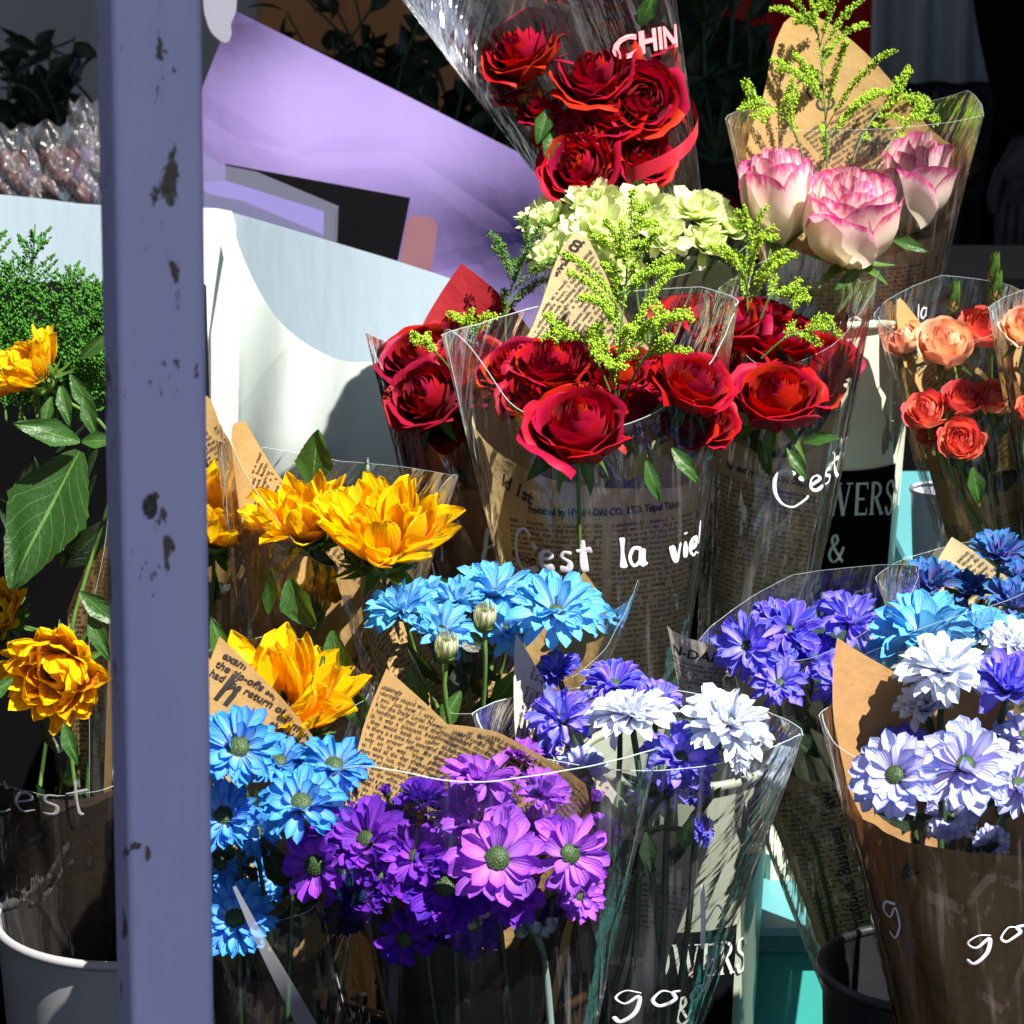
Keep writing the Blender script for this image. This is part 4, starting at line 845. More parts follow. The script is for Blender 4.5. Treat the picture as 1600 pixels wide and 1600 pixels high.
for q in ((858, 170, (-.3, -.4, -.8), 60), (1000, 40, (.4, -.2, .9), 60), (990, 310, (.2, -.3, .8), 50), (865, 205, (-.2, -.5, -.9), 55)): part_leaf(b, q[0], q[1], 1.93, q[2], (0, -1, .3), q[3], q[3]*.5)
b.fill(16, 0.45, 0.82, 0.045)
b.film(((-95, 1.12), (0, 1.15), (95, 1.12)), ((85, 1.12), (180, 1.2), (275, 1.12)), off=.004, e=.0004)
rb = spline([P(1082, 165, 1.88), P(1090, 200, 1.86), P(1060, 240, 1.84), P(990, 272, 1.86), P(975, 262, 1.9)], 30); Wd = P(0, 0, 1.86)-P(0, 24, 1.86)
MB().add(np.stack([rb+Wd*.5, rb-Wd*.5], 0), gfaces(2, 30)).build('red_ribbon', simple('red_ribbon', (.55, .02, .04), .35, 50, .1), b.e)
v, tr = flat_text('CHIN', .026, bold=.03, res=3); CR, CT, CD = -9, .695, 16; 
mb = MB(); T2 = CT+(v[:, 1]*math.cos(R(CR))+v[:, 0]*math.sin(R(CR)))/b.L; X_ = (v[:, 0]*math.cos(R(CR))-v[:, 1]*math.sin(R(CR))); TH = CD+np.degrees(X_/(b.rad(CT)*.75))
mb.add(b.pos(TH, T2, b.ff[1]+.004, b.ff[0](TH, T2)), tr); mb.build('printed_lettering', simple('pink_print', (.85, .30, .34), .5), b.e, smooth=False)
# ruby rose petal cup left of the pink bouquet
b = Wrap('rose_bouquet', 'single dark red rose half hidden left of the pink rose bouquet', 'bouquet', (1130, 560, 2.12), (1122, 330, 2.10), 50, 90, .7, 'rose bouquets')
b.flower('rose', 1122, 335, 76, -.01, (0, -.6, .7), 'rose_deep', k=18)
# pink roses
b = Wrap('rose_bouquet', 'pink and white roses with goldenrod standing in the tall cream bucket', 'bouquet', (1330, 720, 2.0), (1335, 195, 1.94), 120, 375, .55, 'rose bouquets')
hv, ht = flat_text('l CO', .022, res=3, narrow=.8); gv, gt = flat_text('HG', .026, res=3)
paper(b, [(20, .66), (70, .70), (105, .90), (140, 1.0), (198, 1.32), (228, 1.06), (255, .92), (288, .78), (330, .66), (380, .66)], 'news_tan',
      news_texts(205, .95, 35, True, .0042, 2, 14)+[(hv, ht, 205, 1.12, -58, True), (gv, gt, 178, .92, -20, True)])
b.sheet('newspaper_wrap_front', [M['news'], M['ink']], -100, 100, [(-100, .72), (-60, .68), (0, .62), (60, .68), (100, .72)], 0, -.001, texts=news_texts(-4, .58, 4, size=.0040, cols=2, colw=15)+[(hv, ht, 10, .37, 4, False)])
b.flower('rose', 1217, 302, 136, -.03, (-.14, -.2, 1), 'rose_pink', k=20, H=2.5, bud=.8, ruf=.6)
b.flower('rose', 1432, 282, 148, -.01, (.14, -.25, 1), 'rose_pink', k=20, H=2.3, bud=.5, ruf=.6)
b.flower('rose', 1333, 338, 182, -.08, (.02, -.34, 1), 'rose_pink', k=26, H=1.85, bud=.6, ruf=.8)
gold(b, [(1290, 430, 1.95), (1292, 250, 1.93), (1285, 110, 1.93), (1272, 14, 1.94)], .115, 20, start=.28, dens=1.3)
gold(b, [(1300, 400, 1.95), (1340, 230, 1.95), (1390, 160, 1.97), (1440, 148, 1.98)], .05, 12, start=.35)
gold(b, [(1300, 400, 1.95), (1370, 260, 1.93), (1410, 200, 1.95), (1460, 178, 1.96)], .04, 10, start=.4)
gold(b, [(1280, 400, 1.94), (1250, 230, 1.92), (1210, 170, 1.90), (1170, 146, 1.9)], .05, 12, start=.35)
for q in ((1395, 375, (.8, -.3, -.2)), (1345, 420, (-.5, -.4, -.3))): part_leaf(b, q[0], q[1], 1.86, q[2], (0, -1, .5), 60, 22)
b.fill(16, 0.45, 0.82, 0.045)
b.film(((-95, 1.02), (-70, 1.0), (0, 1.0), (70, 1.02), (95, 1.02)), ((85, 1.02), (120, 1.09), (150, 1.04), (240, 1.04), (275, 1.02)), off=.004)
b.write("C'est la", -8, .38, .009, 14, .0009)

# green mums
b = Wrap('mum_bouquet', 'pale green chrysanthemums behind the red roses', 'bouquet', (1000, 800, 1.98), (1000, 390, 1.92), 90, 330, .55)
for q in ((862, 352, 128, .0, (-.3, -.4, .9)), (925, 332, 134, -.02, (-.1, -.45, .9)), (940, 368, 138, -.06, (-.1, -.65, .7)), (1005, 345, 138, -.03, (.1, -.45, .8)), (1035, 372, 104, -.05, (.2, -.7, .6)), (1088, 340, 124, .0, (.2, -.5, .8)), (1100, 388, 90, -.02, (.3, -.5, .8)), (1140, 362, 108, .0, (.4, -.4, .9)), (868, 405, 100, -.05, (-.3, -.7, .6)), (965, 420, 90, -.05, (0, -.7, .5))):
    b.flower('daisy', *q[:4], n=q[4], mat='d_green', part='chrysanthemum', lay=((16, 12, 1.), (14, 36, .9), (10, 60, .75)), wid=.42, disc=.13, drop=12)
M['wrap_white'] = paper_mat('milky_wrap', (.62, .70, .58), (.54, .62, .50), .4)
paper(b, [(-60, .62), (-30, .72), (-10, .60), (60, .62), (100, .9), (180, .92), (300, .62)], 'wrap_white', name='paper_wrap')
b.fill(12, 0.4, 0.9, 0.04)
b.film(((-95, 1.06), (-60, 1.0), (0, .92), (60, 1.0), (95, 1.06)), ((85, 1.06), (130, 1.12), (180, 1.2), (275, 1.0)), off=.003, mat='film_soft')

# left red roses, their shade put into a deeper red
b = Wrap('rose_bouquet', 'red roses darkened for shade with a red paper corner left of the middle rose bouquet', 'bouquet', (800, 1150, 1.93), (722, 520, 1.88), 120, 270, .55, 'rose bouquets')
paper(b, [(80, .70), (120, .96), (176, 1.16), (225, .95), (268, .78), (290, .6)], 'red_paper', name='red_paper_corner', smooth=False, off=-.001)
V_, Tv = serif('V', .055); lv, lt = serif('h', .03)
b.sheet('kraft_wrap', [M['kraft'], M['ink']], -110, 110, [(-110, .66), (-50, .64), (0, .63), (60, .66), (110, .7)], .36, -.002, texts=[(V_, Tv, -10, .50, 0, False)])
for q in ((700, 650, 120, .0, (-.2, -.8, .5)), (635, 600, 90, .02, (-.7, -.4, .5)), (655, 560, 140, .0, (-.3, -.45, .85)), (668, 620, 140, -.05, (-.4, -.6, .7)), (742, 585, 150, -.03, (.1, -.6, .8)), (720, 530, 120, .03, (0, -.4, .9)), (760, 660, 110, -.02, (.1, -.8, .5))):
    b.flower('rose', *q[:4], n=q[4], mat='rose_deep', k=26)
gold(b, [(795, 600, 1.88), (790, 500, 1.87), (806, 430, 1.87), (828, 366, 1.88)], .075, 16, 'goldenrod_shaded', start=.25)
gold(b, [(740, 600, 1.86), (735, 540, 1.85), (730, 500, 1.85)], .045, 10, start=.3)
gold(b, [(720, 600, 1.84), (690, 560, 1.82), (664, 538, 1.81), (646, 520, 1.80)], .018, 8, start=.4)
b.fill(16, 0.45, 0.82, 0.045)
b.film(((-95, 1.04), (-72, .96), (-50, .84), (-20, .72), (30, .9), (95, 1.0)), ((85, 1.0), (150, .96), (220, .98), (275, 1.04)), off=.004)
b.write("I be", -50, .46, .017, -6, .0013); b.write("a t", -40, .36, .014, 0, .0012)

# right red roses
b = Wrap('rose_bouquet', 'red rose bouquet in newspaper in front of the black bucket label', 'bouquet', (1150, 1200, 1.90), (1238, 455, 1.84), 105, 232, .6, 'rose bouquets')
paper(b, [(-110, .78), (-75, .71), (-35, .68), (0, .665), (40, .69), (75, .76), (110, .80), (180, .86), (250, .74)], 'news', news_texts(3, .595, -7, False, .0043, 2, 15, 'Producted by HYUN-DAI CO., LTD. Taipei', .0080, rep=3))
for q in ((1160, 560, 120, .01, (-.2, -.5, .8)), (1260, 600, 120, .0, (.3, -.6, .8)), (1180, 500, 120, .03, (0, -.3, 1)), (1075, 495, 120, .03, (-.1, -.25, 1)), (1128, 510, 150, .0, (-.1, -.2, 1)), (1215, 530, 140, .02, (.1, -.3, 1)), (1288, 560, 120, .03, (.3, -.4, .9)), (1110, 550, 130, .02, (-.2, -.4, .9)), (1212, 622, 160, -.06, (.03, -.42, .9))):
    b.flower('rose', *q[:4], n=q[4], mat='rose_red', k=28)
gold(b, [(1172, 560, 1.86), (1168, 480, 1.85), (1166, 410, 1.85), (1170, 350, 1.86)], .075, 18, start=.2, dens=1.1)
gold(b, [(1190, 560, 1.80), (1225, 530, 1.79), (1260, 515, 1.79), (1308, 512, 1.79)], .03, 10, start=.25)
gold(b, [(1180, 520, 1.84), (1200, 470, 1.83), (1225, 455, 1.83), (1240, 470, 1.83)], .035, 10, start=.25)
for q in ((1185, 690, (.3, -.2, -.8)), (1255, 690, (.8, -.3, .2)), (1230, 700, (.4, -.3, -.6))): part_leaf(b, q[0], q[1], 1.82, q[2], (0, -1, .5), 60, 22)
b.fill(16, 0.45, 0.82, 0.045)
b.film(((-95, .93), (-60, .92), (-20, .85), (30, .9), (70, 1.0), (95, 1.06)), ((85, 1.06), (120, 1.03), (180, 1.08), (275, .93)), off=.005)
b.write("C'est la", 10, .57, .0125, 30, .0016)

# hero roses
b = Wrap('rose_bouquet', "middle red rose bouquet in newspaper, white handwriting across its clear sleeve", 'bouquet', (958, 1290, 1.80), (920, 512, 1.70), 140, 440, .62, 'rose bouquets')
tx = news_texts(4, .638, -1.5, False, .0046, 2, 16.5, 'Producted by HYUN-DAI CO., LTD. Taipei Taiwan', .0086, rep=4)
ev, et = flat_text('ection', .013, bold=.03, res=2, narrow=.8); lv, lt = flat_text('ld 1st', .017, bold=.04, res=2, narrow=.8)
tx += [(ev, et, -66, .57, -12, False), (lv, lt, -60, .715, -28, False)]
tx += [(q[0], q[1], -58, .53, -8, False) for q in news_texts(0, 0, size=.0036, cols=1, colw=8)]
paper(b, [(-100, .84), (-70, .80), (-40, .755), (-10, .725), (30, .705), (60, .70), (90, .74), (130, .86), (162, .98), (182, 1.16), (205, .98), (235, .86), (262, .78)], 'news', tx+news_texts(184, 1.08, 52, True, .0040, 2, 14, 'by HYUN-DAI CO.,', .010, rep=1))
for q in ((862, 572, 140, .02, (-.1, -.35, 1)), (800, 575, 120, .04, (-.4, -.4, .9)), (960, 590, 130, .03, (0, -.4, .9)), (1080, 600, 142, -.03, (.3, -.45, .85)), (830, 620, 110, .0, (-.2, -.6, .8)), (1020, 585, 110, .05, (.2, -.5, .9)), (980, 650, 120, .0, (0, -.6, .8)), (1105, 660, 110, .02, (.3, -.7, .7)), (902, 668, 176, -.09, (-.03, -.48, .9)), (1010, 650, 110, .03, (.2, -.5, .8)), (1075, 660, 100, .0, (.3, -.7, .6))):
    b.flower('rose', *q[:4], n=q[4], mat='rose_red', k=30)
gold(b, [(965, 640, 1.70), (968, 540, 1.67), (978, 440, 1.67), (986, 348, 1.69)], .10, 22, start=.12, dens=1.4)
gold(b, [(960, 630, 1.68), (930, 560, 1.66), (895, 520, 1.65), (865, 510, 1.65)], .04, 12, start=.2)
gold(b, [(970, 630, 1.68), (1000, 570, 1.65), (1030, 520, 1.64), (1050, 490, 1.64)], .045, 12, start=.2)
gold(b, [(965, 640, 1.66), (955, 580, 1.63), (945, 540, 1.62)], .035, 10, start=.2)
for q in ((1010, 720, (.3, -.2, -.9)), (870, 700, (-.5, -.2, -.5)), (1050, 700, (.5, -.3, -.6))): part_leaf(b, q[0], q[1], 1.66, q[2], (0, -1, .5), 70, 28)
b.fill(16, 0.45, 0.82, 0.045)
b.film(((-95, 1.0), (-70, 1.015), (-52, .97), (-38, .89), (-22, .855), (0, .835), (22, .85), (45, .90), (68, .96), (80, 1.0), (95, 1.03)), ((85, 1.03), (130, 1.05), (180, 1.03), (230, 1.0), (275, 1.0)), off=.003, e=.0004)
b.write("C'est la vie!", -54, .560, .0150, -1, .0024, sx=.77)

# peach roses at the right
b = Wrap('rose_bouquet', 'peach and coral spray rose bouquet at the right with green buds', 'bouquet', (1568, 1010, 1.93), (1492, 500, 1.88), 90, 215, .6, 'rose bouquets')
paper(b, [(-110, .62), (-60, .56), (0, .44), (60, .50), (100, .62), (150, .8), (200, .96), (228, 1.08), (250, .8)], 'news_tan', news_texts(0, .40, 6, False, .004, 2, 12)+news_texts(225, .98, 30, True, .004, 1, 10))
for q in ((1477, 538, 108, -.03, (-.1, -.5, .85), 'rose_peach', .5), (1538, 512, 92, -.0, (.1, -.5, .85), 'rose_coral', .4), (1413, 530, 72, .02, (-.5, -.3, .8), 'rose_peach', .5), (1447, 642, 80, -.06, (-.3, -.6, .7), 'rose_coral', .5), (1504, 622, 76, -.06, (.0, -.5, .8), 'rose_coral', .55), (1552, 622, 72, -.05, (.2, -.5, .8), 'rose_coral', .6), (1500, 688, 84, -.07, (0, -.8, .55), 'rose_coral', .5), (1458, 676, 62, -.03, (-.2, -.7, .6), 'rose_coral', .5)):
    b.flower('rose', *q[:4], n=q[4], mat=q[5], k=20, bud=q[6], H=1.25, stem_r=.0013)
for q in ((1490, 462), (1556, 446), (1552, 418)):
    c = P(q[0], q[1], 1.86); r_ = 15*mpp(1.86); mb = MB(); Fm = frame((.05, -.2, 1))
    for i in range(5):
        pts, at = petal_pts(r_*3.1, r_*1.5, 7, 10, R(75), R(22), R(10), cup=.3, tipw=.35, point=.9, base=.7); put(mb, pts, at, Fm, c-np.array([0, 0, r_*1.2]), 10, 7, i*1.2566, r_*.3)
    dome(mb, c-np.array([0, 0, r_*1.0]), Fm, r_*.62, r_*.7, 0, 12, 6, .03, True); dome(mb, c-np.array([0, 0, r_]), Fm, r_*.55, r_*2.2, 1, 12, 6, .03)
    mb.tube(spline([c-[0, 0, r_*1.4], c-[.002, 0, .04], b.pos(0, .3)], 10), .0012, 5, 0); mb.build('rose_bud', [M['sepal'], M['rose_coral']], b.e)
for q in ((1530, 600, (.3, -.3, -.8)), (1480, 600, (-.2, -.4, -.8)), (1560, 560, (.3, -.2, .9)), (1520, 730, (.2, -.2, -1))): part_leaf(b, q[0], q[1], 1.84, q[2], (0, -1, .4), 60, 30)
b.fill(16, 0.45, 0.82, 0.045)
b.film(((-95, 1.05), (0, .95), (95, 1.02)), ((85, 1.02), (180, 1.12), (275, 1.05)), off=.004, mat='film_soft')
b = Wrap('rose_bouquet', 'peach rose bouquet cut off by the right edge of the picture', 'bouquet', (1690, 960, 1.86), (1648, 510, 1.80), 90, 170, .6, 'rose bouquets')
for q in ((1602, 512, 92, -.02, (-.1, -.5, .85), 'rose_peach'), (1680, 520, 90, 0, (.1, -.4, .9), 'rose_peach'), (1612, 640, 60, -.05, (0, -.6, .8), 'rose_coral')): b.flower('rose', *q[:4], n=q[4], mat=q[5], k=20, bud=.45)
paper(b, [(-110, .98), (-80, .94), (-40, .62), (0, .5), (90, .6), (180, 1.0), (250, .98)], 'news_tan', news_texts(-50, .6, -40, False, .004, 2, 14))
b.fill(16, 0.45, 0.82, 0.045)
b.film(((-95, 1.08), (0, .95), (95, 1.02)), ((85, 1.02), (180, 1.12), (275, 1.08)), off=.004)

# sunflowers behind the post and in the middle
SL = ((24, 40, 1., 14), (22, 54, .94, 18), (16, 70, .8, 25))
b = Wrap('sunflower_bouquet', 'sunflower wrapped in newspaper just right of the post', 'bouquet', (330, 1230, 1.78), (322, 700, 1.74), 110, 150, .6, 'sunflower bouquets')
paper(b, [(-100, .72), (-40, .60), (0, .55), (60, .66), (110, .9), (160, 1.04), (186, 1.14), (230, .9), (260, .72)], 'news_tan', news_texts(175, 1.04, 38, True, .0042, 2, 14))
b.flower('sun', 335, 835, 200, -.05, (.1, -.35, 1), 'sun', lay=SL); 
b.fill(10, 0.5, 0.85, 0.06)
b.film(((-95, .95), (0, .9), (95, 1.)), ((85, 1.), (275, .95)), off=.006, mat='film_soft')
b = Wrap('sunflower_bouquet', 'two open yellow sunflowers in newspaper in front of the white bag', 'bouquet', (480, 1270, 1.70), (530, 715, 1.64), 120, 350, .6, 'sunflower bouquets')
paper(b, [(-120, 1.06), (-98, 1.04), (-80, .86), (-60, .62), (-25, .50), (20, .46), (60, .52), (100, .60), (140, .70), (180, .78), (215, .9), (240, 1.06)], 'news_tan', news_texts(-35, .48, -30, False, .0042, 2, 15)+news_texts(-30, .9, -62, False, .0042, 1, 8)+news_texts(225, 1.0, 60, True, .0042, 2, 14), smooth=True)
b.flower('sun', 480, 838, 180, .0, (-.25, -.25, 1), 'sun', lay=((24, 44, 1.05, 10), (20, 58, 1., 12), (14, 74, .85, 20)))
b.flower('sun', 600, 866, 224, -.05, (.04, -.26, 1), 'sun', lay=((26, 36, 1.05, 16), (22, 50, .98, 20), (16, 66, .8, 30)))
part_leaf(b, 488, 760, 1.67, (.12, .1, 1), (0, -1, .2), 96, 62, 'leaf', bend=10); part_leaf(b, 452, 905, 1.56, (.35, -.5, -.9), (-.5, -1, .2), 90, 60, 'leaf', bend=-60); part_leaf(b, 420, 960, 1.58, (-.1, -.2, 1), (.7, -1, 0), 100, 30, 'leaf', bend=20)
part_leaf(b, 520, 985, 1.55, (.2, -.3, -1), (-.3, -1, 0), 130, 60, 'leaf', bend=-30); part_leaf(b, 680, 905, 1.62, (.5, -.2, -.3), (0, -1, .3), 60, 30, 'leaf')
b.fill(10, 0.5, 0.85, 0.06)
b.film(((-95, 1.02), (-70, 1.06), (-40, .9), (0, .74), (45, .86), (70, .98), (95, .98)), ((85, .98), (180, .95), (275, 1.02)), off=.006)

# sky blue daisies in the middle
b = Wrap('daisy_bouquet', 'sky blue daisies with two pale buds below the middle rose bouquet', 'bouquet', (735, 1420, 1.62), (760, 930, 1.57), 120, 430, .5, 'daisy bouquets')
up = ((24, 22, 1.), (20, 42, .9), (12, 60, .7))
for q in ((628, 955, 140, -.02, (-.25, -.45, 1)), (690, 985, 105, -.05, (0, -.7, .8)), (712, 940, 110, .0, (-.1, -.4, 1)), (772, 928, 150, .02, (0, -.35, 1)), (868, 955, 160, -.05, (.1, -.5, 1)), (920, 962, 90, .02, (.4, -.4, .9)), (790, 985, 110, .0, (.1, -.5, .9)), (828, 930, 100, .05, (.1, -.3, 1)), (665, 935, 100, .04, (-.2, -.3, 1))):
    b.flower('daisy', *q[:4], n=q[4], mat='d_sky', lay=up, drop=-14, disc=.16)
for x, y, rr in ((697, 1012, 21), (757, 966, 20)):
    D = 1.49; r_ = rr*mpp(D); c = P(x, y, D); mb = MB(); Fm = frame((.05, -.35, 1))
    for li in range(3):
        for i in range(11): pts, at = petal_pts(r_*(1.9-.3*li), r_*.42, 5, 8, R(62+10*li), R(46), 0, cup=.25, tipw=.6); put(mb, pts, at, Fm, c-np.array([0, 0, r_*.6]), 8, 5, i*.571+li*.3, r_*(.62-.15*li))
    dome(mb, c-np.array([0, 0, r_*.5]), Fm, r_*.85, r_*.7, 1, 14, 6, .04, True); mb.tube(spline([c-[0, 0, r_*1.1], c-[0, -.004, .05], b.pos(0, .3)], 12), .0017, 6, 1)
    mb.build('daisy_bud', [M['bud_pale'], M['stem']], b.e)
for q in ((640, 1040, (.3, -.2, -1)), (820, 1040, (-.2, -.2, -1)), (720, 1080, (-.4, -.3, -.6)), (770, 1100, (.4, -.3, .6))): part_leaf(b, q[0], q[1], 1.56, q[2], (0, -1, .2), 100, 36)
paper(b, [(60, .6), (100, .92), (135, 1.06), (165, .72), (200, .70), (225, .94), (245, 1.08), (262, .9), (300, .5)], 'news_tan', news_texts(240, 1.0, 30, True, .004, 2, 12), off=-.004, smooth=False)
b.fill(14, 0.45, 0.85, 0.045)
b.film(((-95, .98), (-50, .72), (0, .68), (50, .8), (88, 1.0), (95, 1.07)), ((85, 1.07), (130, .9), (275, .98)), off=.005, mat='film_soft')

# navy tipped daisies at the far right
b = Wrap('daisy_bouquet', 'navy and turquoise tipped daisies high at the right edge', 'bouquet', (1560, 1250, 1.82), (1530, 900, 1.77), 110, 300, .55, 'daisy bouquets')
paper(b, [(100, .8), (150, .88), (190, 1.12), (225, .86), (260, .8)], 'news', news_texts(190, 1.0, 40, True, .0045, 2, 12), smooth=False)
for q in ((1455, 915, 110, -.02, (-.2, -.35, 1)), (1508, 925, 90, .0, (.1, -.3, 1)), (1562, 868, 115, -.02, (0, -.3, 1)), (1585, 945, 110, -.04, (.1, -.5, 1)), (1590, 905, 90, .0, (.2, -.3, 1))):
    b.flower('daisy', *q[:4], n=q[4], mat='d_dark', lay=((22, 30, 1.), (18, 52, .9), (12, 70, .7)), drop=-6)
b.fill(14, 0.45, 0.85, 0.045)
b.film(FL0, BK0, mat='film_soft')

# indigo daisies right of centre
b = Wrap('daisy_bouquet', 'indigo blue daisies in dark newspaper right of centre under the bucket label', 'bouquet', (1375, 1560, 1.66), (1262, 985, 1.62), 130, 330, .5, 'daisy bouquets')
iv, it = flat_text('International Business   Law Report', .012, bold=.02, res=2)
bx, bt = [], []
paper(b, [(-110, .86), (-75, .74), (-40, .66), (0, .62), (60, .66), (100, .8), (180, .84), (240, .94), (262, .86)], 'news', news_texts(-30, .60, 4, False, .0042, 1, 12)+[(iv, it, -2, .15, 92, False)]+news_texts(28, .58, 4, False, .0042, 1, 9))
for q in ((1167, 1010, 118, -.04, (-.4, -.75, .7), 'd_violet'), (1232, 985, 120, -.02, (-.1, -.45, 1), 'd_indigo'), (1330, 970, 130, .0, (.1, -.4, 1), 'd_violet'), (1218, 1068, 112, -.05, (-.1, -.6, .8), 'd_violet'), (1312, 1068, 110, -.05, (.1, -.6, .9), 'd_violet'), (1270, 1030, 110, -.01, (.1, -.5, .9), 'd_indigo'), (1200, 960, 70, .03, (-.2, -.3, 1), 'd_indigo')):
    b.flower('daisy', *q[:4], n=q[4], mat=q[5], lay=((24, 16, 1.), (20, 36, .9), (12, 54, .68)), disc=.17)
part_leaf(b, 1220, 1120, 1.56, (.6, -.2, -.6), (0, -1, .5), 90, 40, 'leaf_shaded')
b.fill(14, 0.45, 0.85, 0.045)
b.film(((-95, .98), (-40, 1.02), (0, .96), (95, 1.1)), ((85, 1.1), (180, 1.12), (275, .98)), off=.006)
hd, hdt = flat_text('N-DAI CO., LTD.', .012, bold=.03, res=2, narrow=.85)
b = Wrap('newspaper_scrap', 'folded newspaper corner printed N-DAI CO. between the roses and indigo daisies', 'newspaper', (1125, 1180, 1.66), (1105, 1020, 1.62), 90, 110, .5)
b.sheet('paper_sheet', [M['news_grey'], M['ink']], -80, 60, [(-80, 1.32), (-60, 1.3), (60, 1.05)], 0, 0, smooth=False, texts=[(hd, hdt, -66, 1.08, -18, False)]+news_texts(-20, .95, -18, False, .0040, 1, 12, rep=1))

# violet and white daisies in the middle front
b = Wrap('daisy_bouquet', 'violet and white daisies in newspaper in front of the lower cream bucket', 'bouquet', (985, 1700, 1.56), (1000, 1120, 1.50), 110, 490, .5, 'daisy bouquets')
paper(b, [(-120, .70), (-70, .66), (-30, .62), (10, .58), (45, .60), (80, .66), (120, .70), (200, .70), (240, .70)], 'news_grey', news_texts(2, .56, -5, False, .0043, 2, 15, rep=4), off=-.034)
b.sheet('newspaper_corner', [M['news_grey'], M['ink']], 150, 262, [(150, .5), (190, .76), (205, .88), (226, 1.18), (244, .86), (262, .6)], .3, -.003, smooth=False, texts=news_texts(224, 1.05, 60, True, .0042, 2, 12))
wh = ((26, -4, 1.), (22, 14, .93), (18, 34, .8), (12, 58, .55))
for q in ((985, 1115, 150, -.05, (-.15, -.12, 1), 'd_white', wh), (1137, 1130, 158, -.03, (.3, -.16, 1), 'd_white', wh), (958, 1070, 120, .03, (-.1, -.3, 1), 'd_indigo', up), (1030, 1090, 90, .03, (.1, -.3, 1), 'd_violet', up), (878, 1125, 130, .0, (-.3, -.5, .9), 'd_violet', up), (1062, 1185, 140, -.03, (.1, -.6, .8), 'd_violet', up), (1075, 1225, 90, -.03, (.4, -.6, .6), 'd_indigo', up), (905, 1205, 110, .02, (-.2, -.6, .7), 'd_lav', up), (1020, 1240, 100, .03, (.1, -.6, .6), 'd_lav', up), (1094, 1296, 60, -.03, (.7, -.4, .3), 'd_indigo', up), (840, 1160, 90, .04, (-.4, -.5, .8), 'd_indigo', up), (1150, 1180, 80, .04, (.5, -.3, -.1), 'd_white', up), (870, 1050, 90, .05, (-.3, -.3, 1), 'd_indigo', up)):
    b.flower('daisy', *q[:4], n=q[4], mat=q[5], lay=q[6], drop=-14 if q[6] is up else -10, stem='stem_dark', stem_r=.0024, t_end=.12)
for q in ((1010, 1300, (.1, -.3, -1)), (960, 1310, (-.4, -.3, -.9)), (1060, 1330, (.3, -.2, .9))): part_leaf(b, q[0], q[1], 1.46, q[2], (0, -1, .2), 70, 30, 'leaf_shaded')
b.fill(14, 0.45, 0.85, 0.045)
b.film(((-95, 1.0), (-60, .95), (0, .92), (60, .96), (95, .96)), ((85, .96), (180, 1.02), (275, 1.0)), off=.006, e=.0004)
b.write("good", -18, .26, .013, 2, .0012, sx=1.3); b.write("e", 20, .12, .016, 0, .0012)
b.write("h", 40, .42, .03, 20, .0014); b.write("y", 55, .33, .02, 20, .0014)

# sunflower in the lower middle
b = Wrap('sunflower_bouquet', 'yellow sunflower directly above the blue daisies beside the post', 'bouquet', (440, 1560, 1.60), (432, 1060, 1.56), 110, 270, .55, 'sunflower bouquets')
b.flower('sun', 430, 1128, 262, -.03, (0, -.32, 1), 'sun', lay=((24, 26, 1., 22), (22, 40, .94, 26), (18, 58, .8, 30)))
part_leaf(b, 540, 1060, 1.56, (.3, -.1, -.8), (-.3, -1, 0), 100, 50); part_leaf(b, 350, 1040, 1.56, (-.2, 0, 1), (.4, -1, 0), 80, 34)
b.fill(10, 0.5, 0.85, 0.06)
b.film(((-95, 1.02), (0, .9), (95, .95)), ((85, .95), (180, 1.1), (275, 1.02)), off=.006, mat='film_soft')

# blue daisies beside the post
b = Wrap('daisy_bouquet', 'blue daisies with green centres beside the post', 'bouquet', (425, 1760, 1.50), (420, 1200, 1.44), 130, 300, .5, 'daisy bouquets')
e1, e2 = flat_text('examinethe bosses over\nthe tip-offs saying he\nhad the return of one', .0075, bold=.03, res=2, width=None); e3, e4 = serif('h', .022)
paper(b, [(110, .9), (135, .96), (160, 1.08), (180, 1.18), (208, 1.32), (232, 1.1), (255, .9)], 'news_tan', [(e1, e2, 208, 1.265, -37, True), (e3, e4, 216, 1.16, -37, True), (e1, e2, 178, 1.10, -37, True)], smooth=False, off=-.002)
paper(b, [(-100, .52), (0, .44), (40, .50), (100, .58)], 'shaded_paper', news_texts(0, .32, 5, False, .004, 2, 16, rep=1), name='newspaper_front')
fc = ((24, 14, 1.), (20, 28, .88), (10, 46, .6))
for q in ((372, 1168, 150, -.06, (.0, -.72, .75)), (350, 1275, 140, -.05, (-.1, -.75, .7)), (470, 1255, 155, -.06, (.12, -.62, .8)), (522, 1195, 130, .0, (.2, -.35, 1)), (436, 1190, 100, .02, (.1, -.5, .9)), (368, 1435, 135, -.01, (.0, -.85, .5)), (320, 1190, 110, .0, (-.3, -.5, .9)), (400, 1300, 90, .0, (.1, -.8, .5)), (345, 1350, 100, .02, (-.2, -.8, .5)), (430, 1370, 90, .04, (.3, -.8, .4))):
    b.flower('daisy', *q[:4], n=q[4], mat='d_blue', lay=fc, disc=.25, drop=-6, stem='stem_dark')
b.fill(14, 0.45, 0.85, 0.045)
b.film(((-95, .8), (-40, .64), (0, .62), (50, .7), (95, .9)), ((85, .9), (180, .8), (275, .8)), off=.006, mat='film_soft')
tp = np.array([P(*q) for q in ((366, 1385, 1.33), (400, 1455, 1.33), (440, 1530, 1.335), (500, 1640, 1.34))]); sp3 = spline(tp, 24); sd = np.linspace(3, 17, 24)[:, None]*mpp(1.33)*np.array([[.9, 0, .4]])
MB().add(np.stack([sp3+sd, sp3-sd], 0), gfaces(2, 24)).build('sleeve_tape', film_mat('folded_film', (.9, .92, 1), 1.2, 1., .30), b.e)
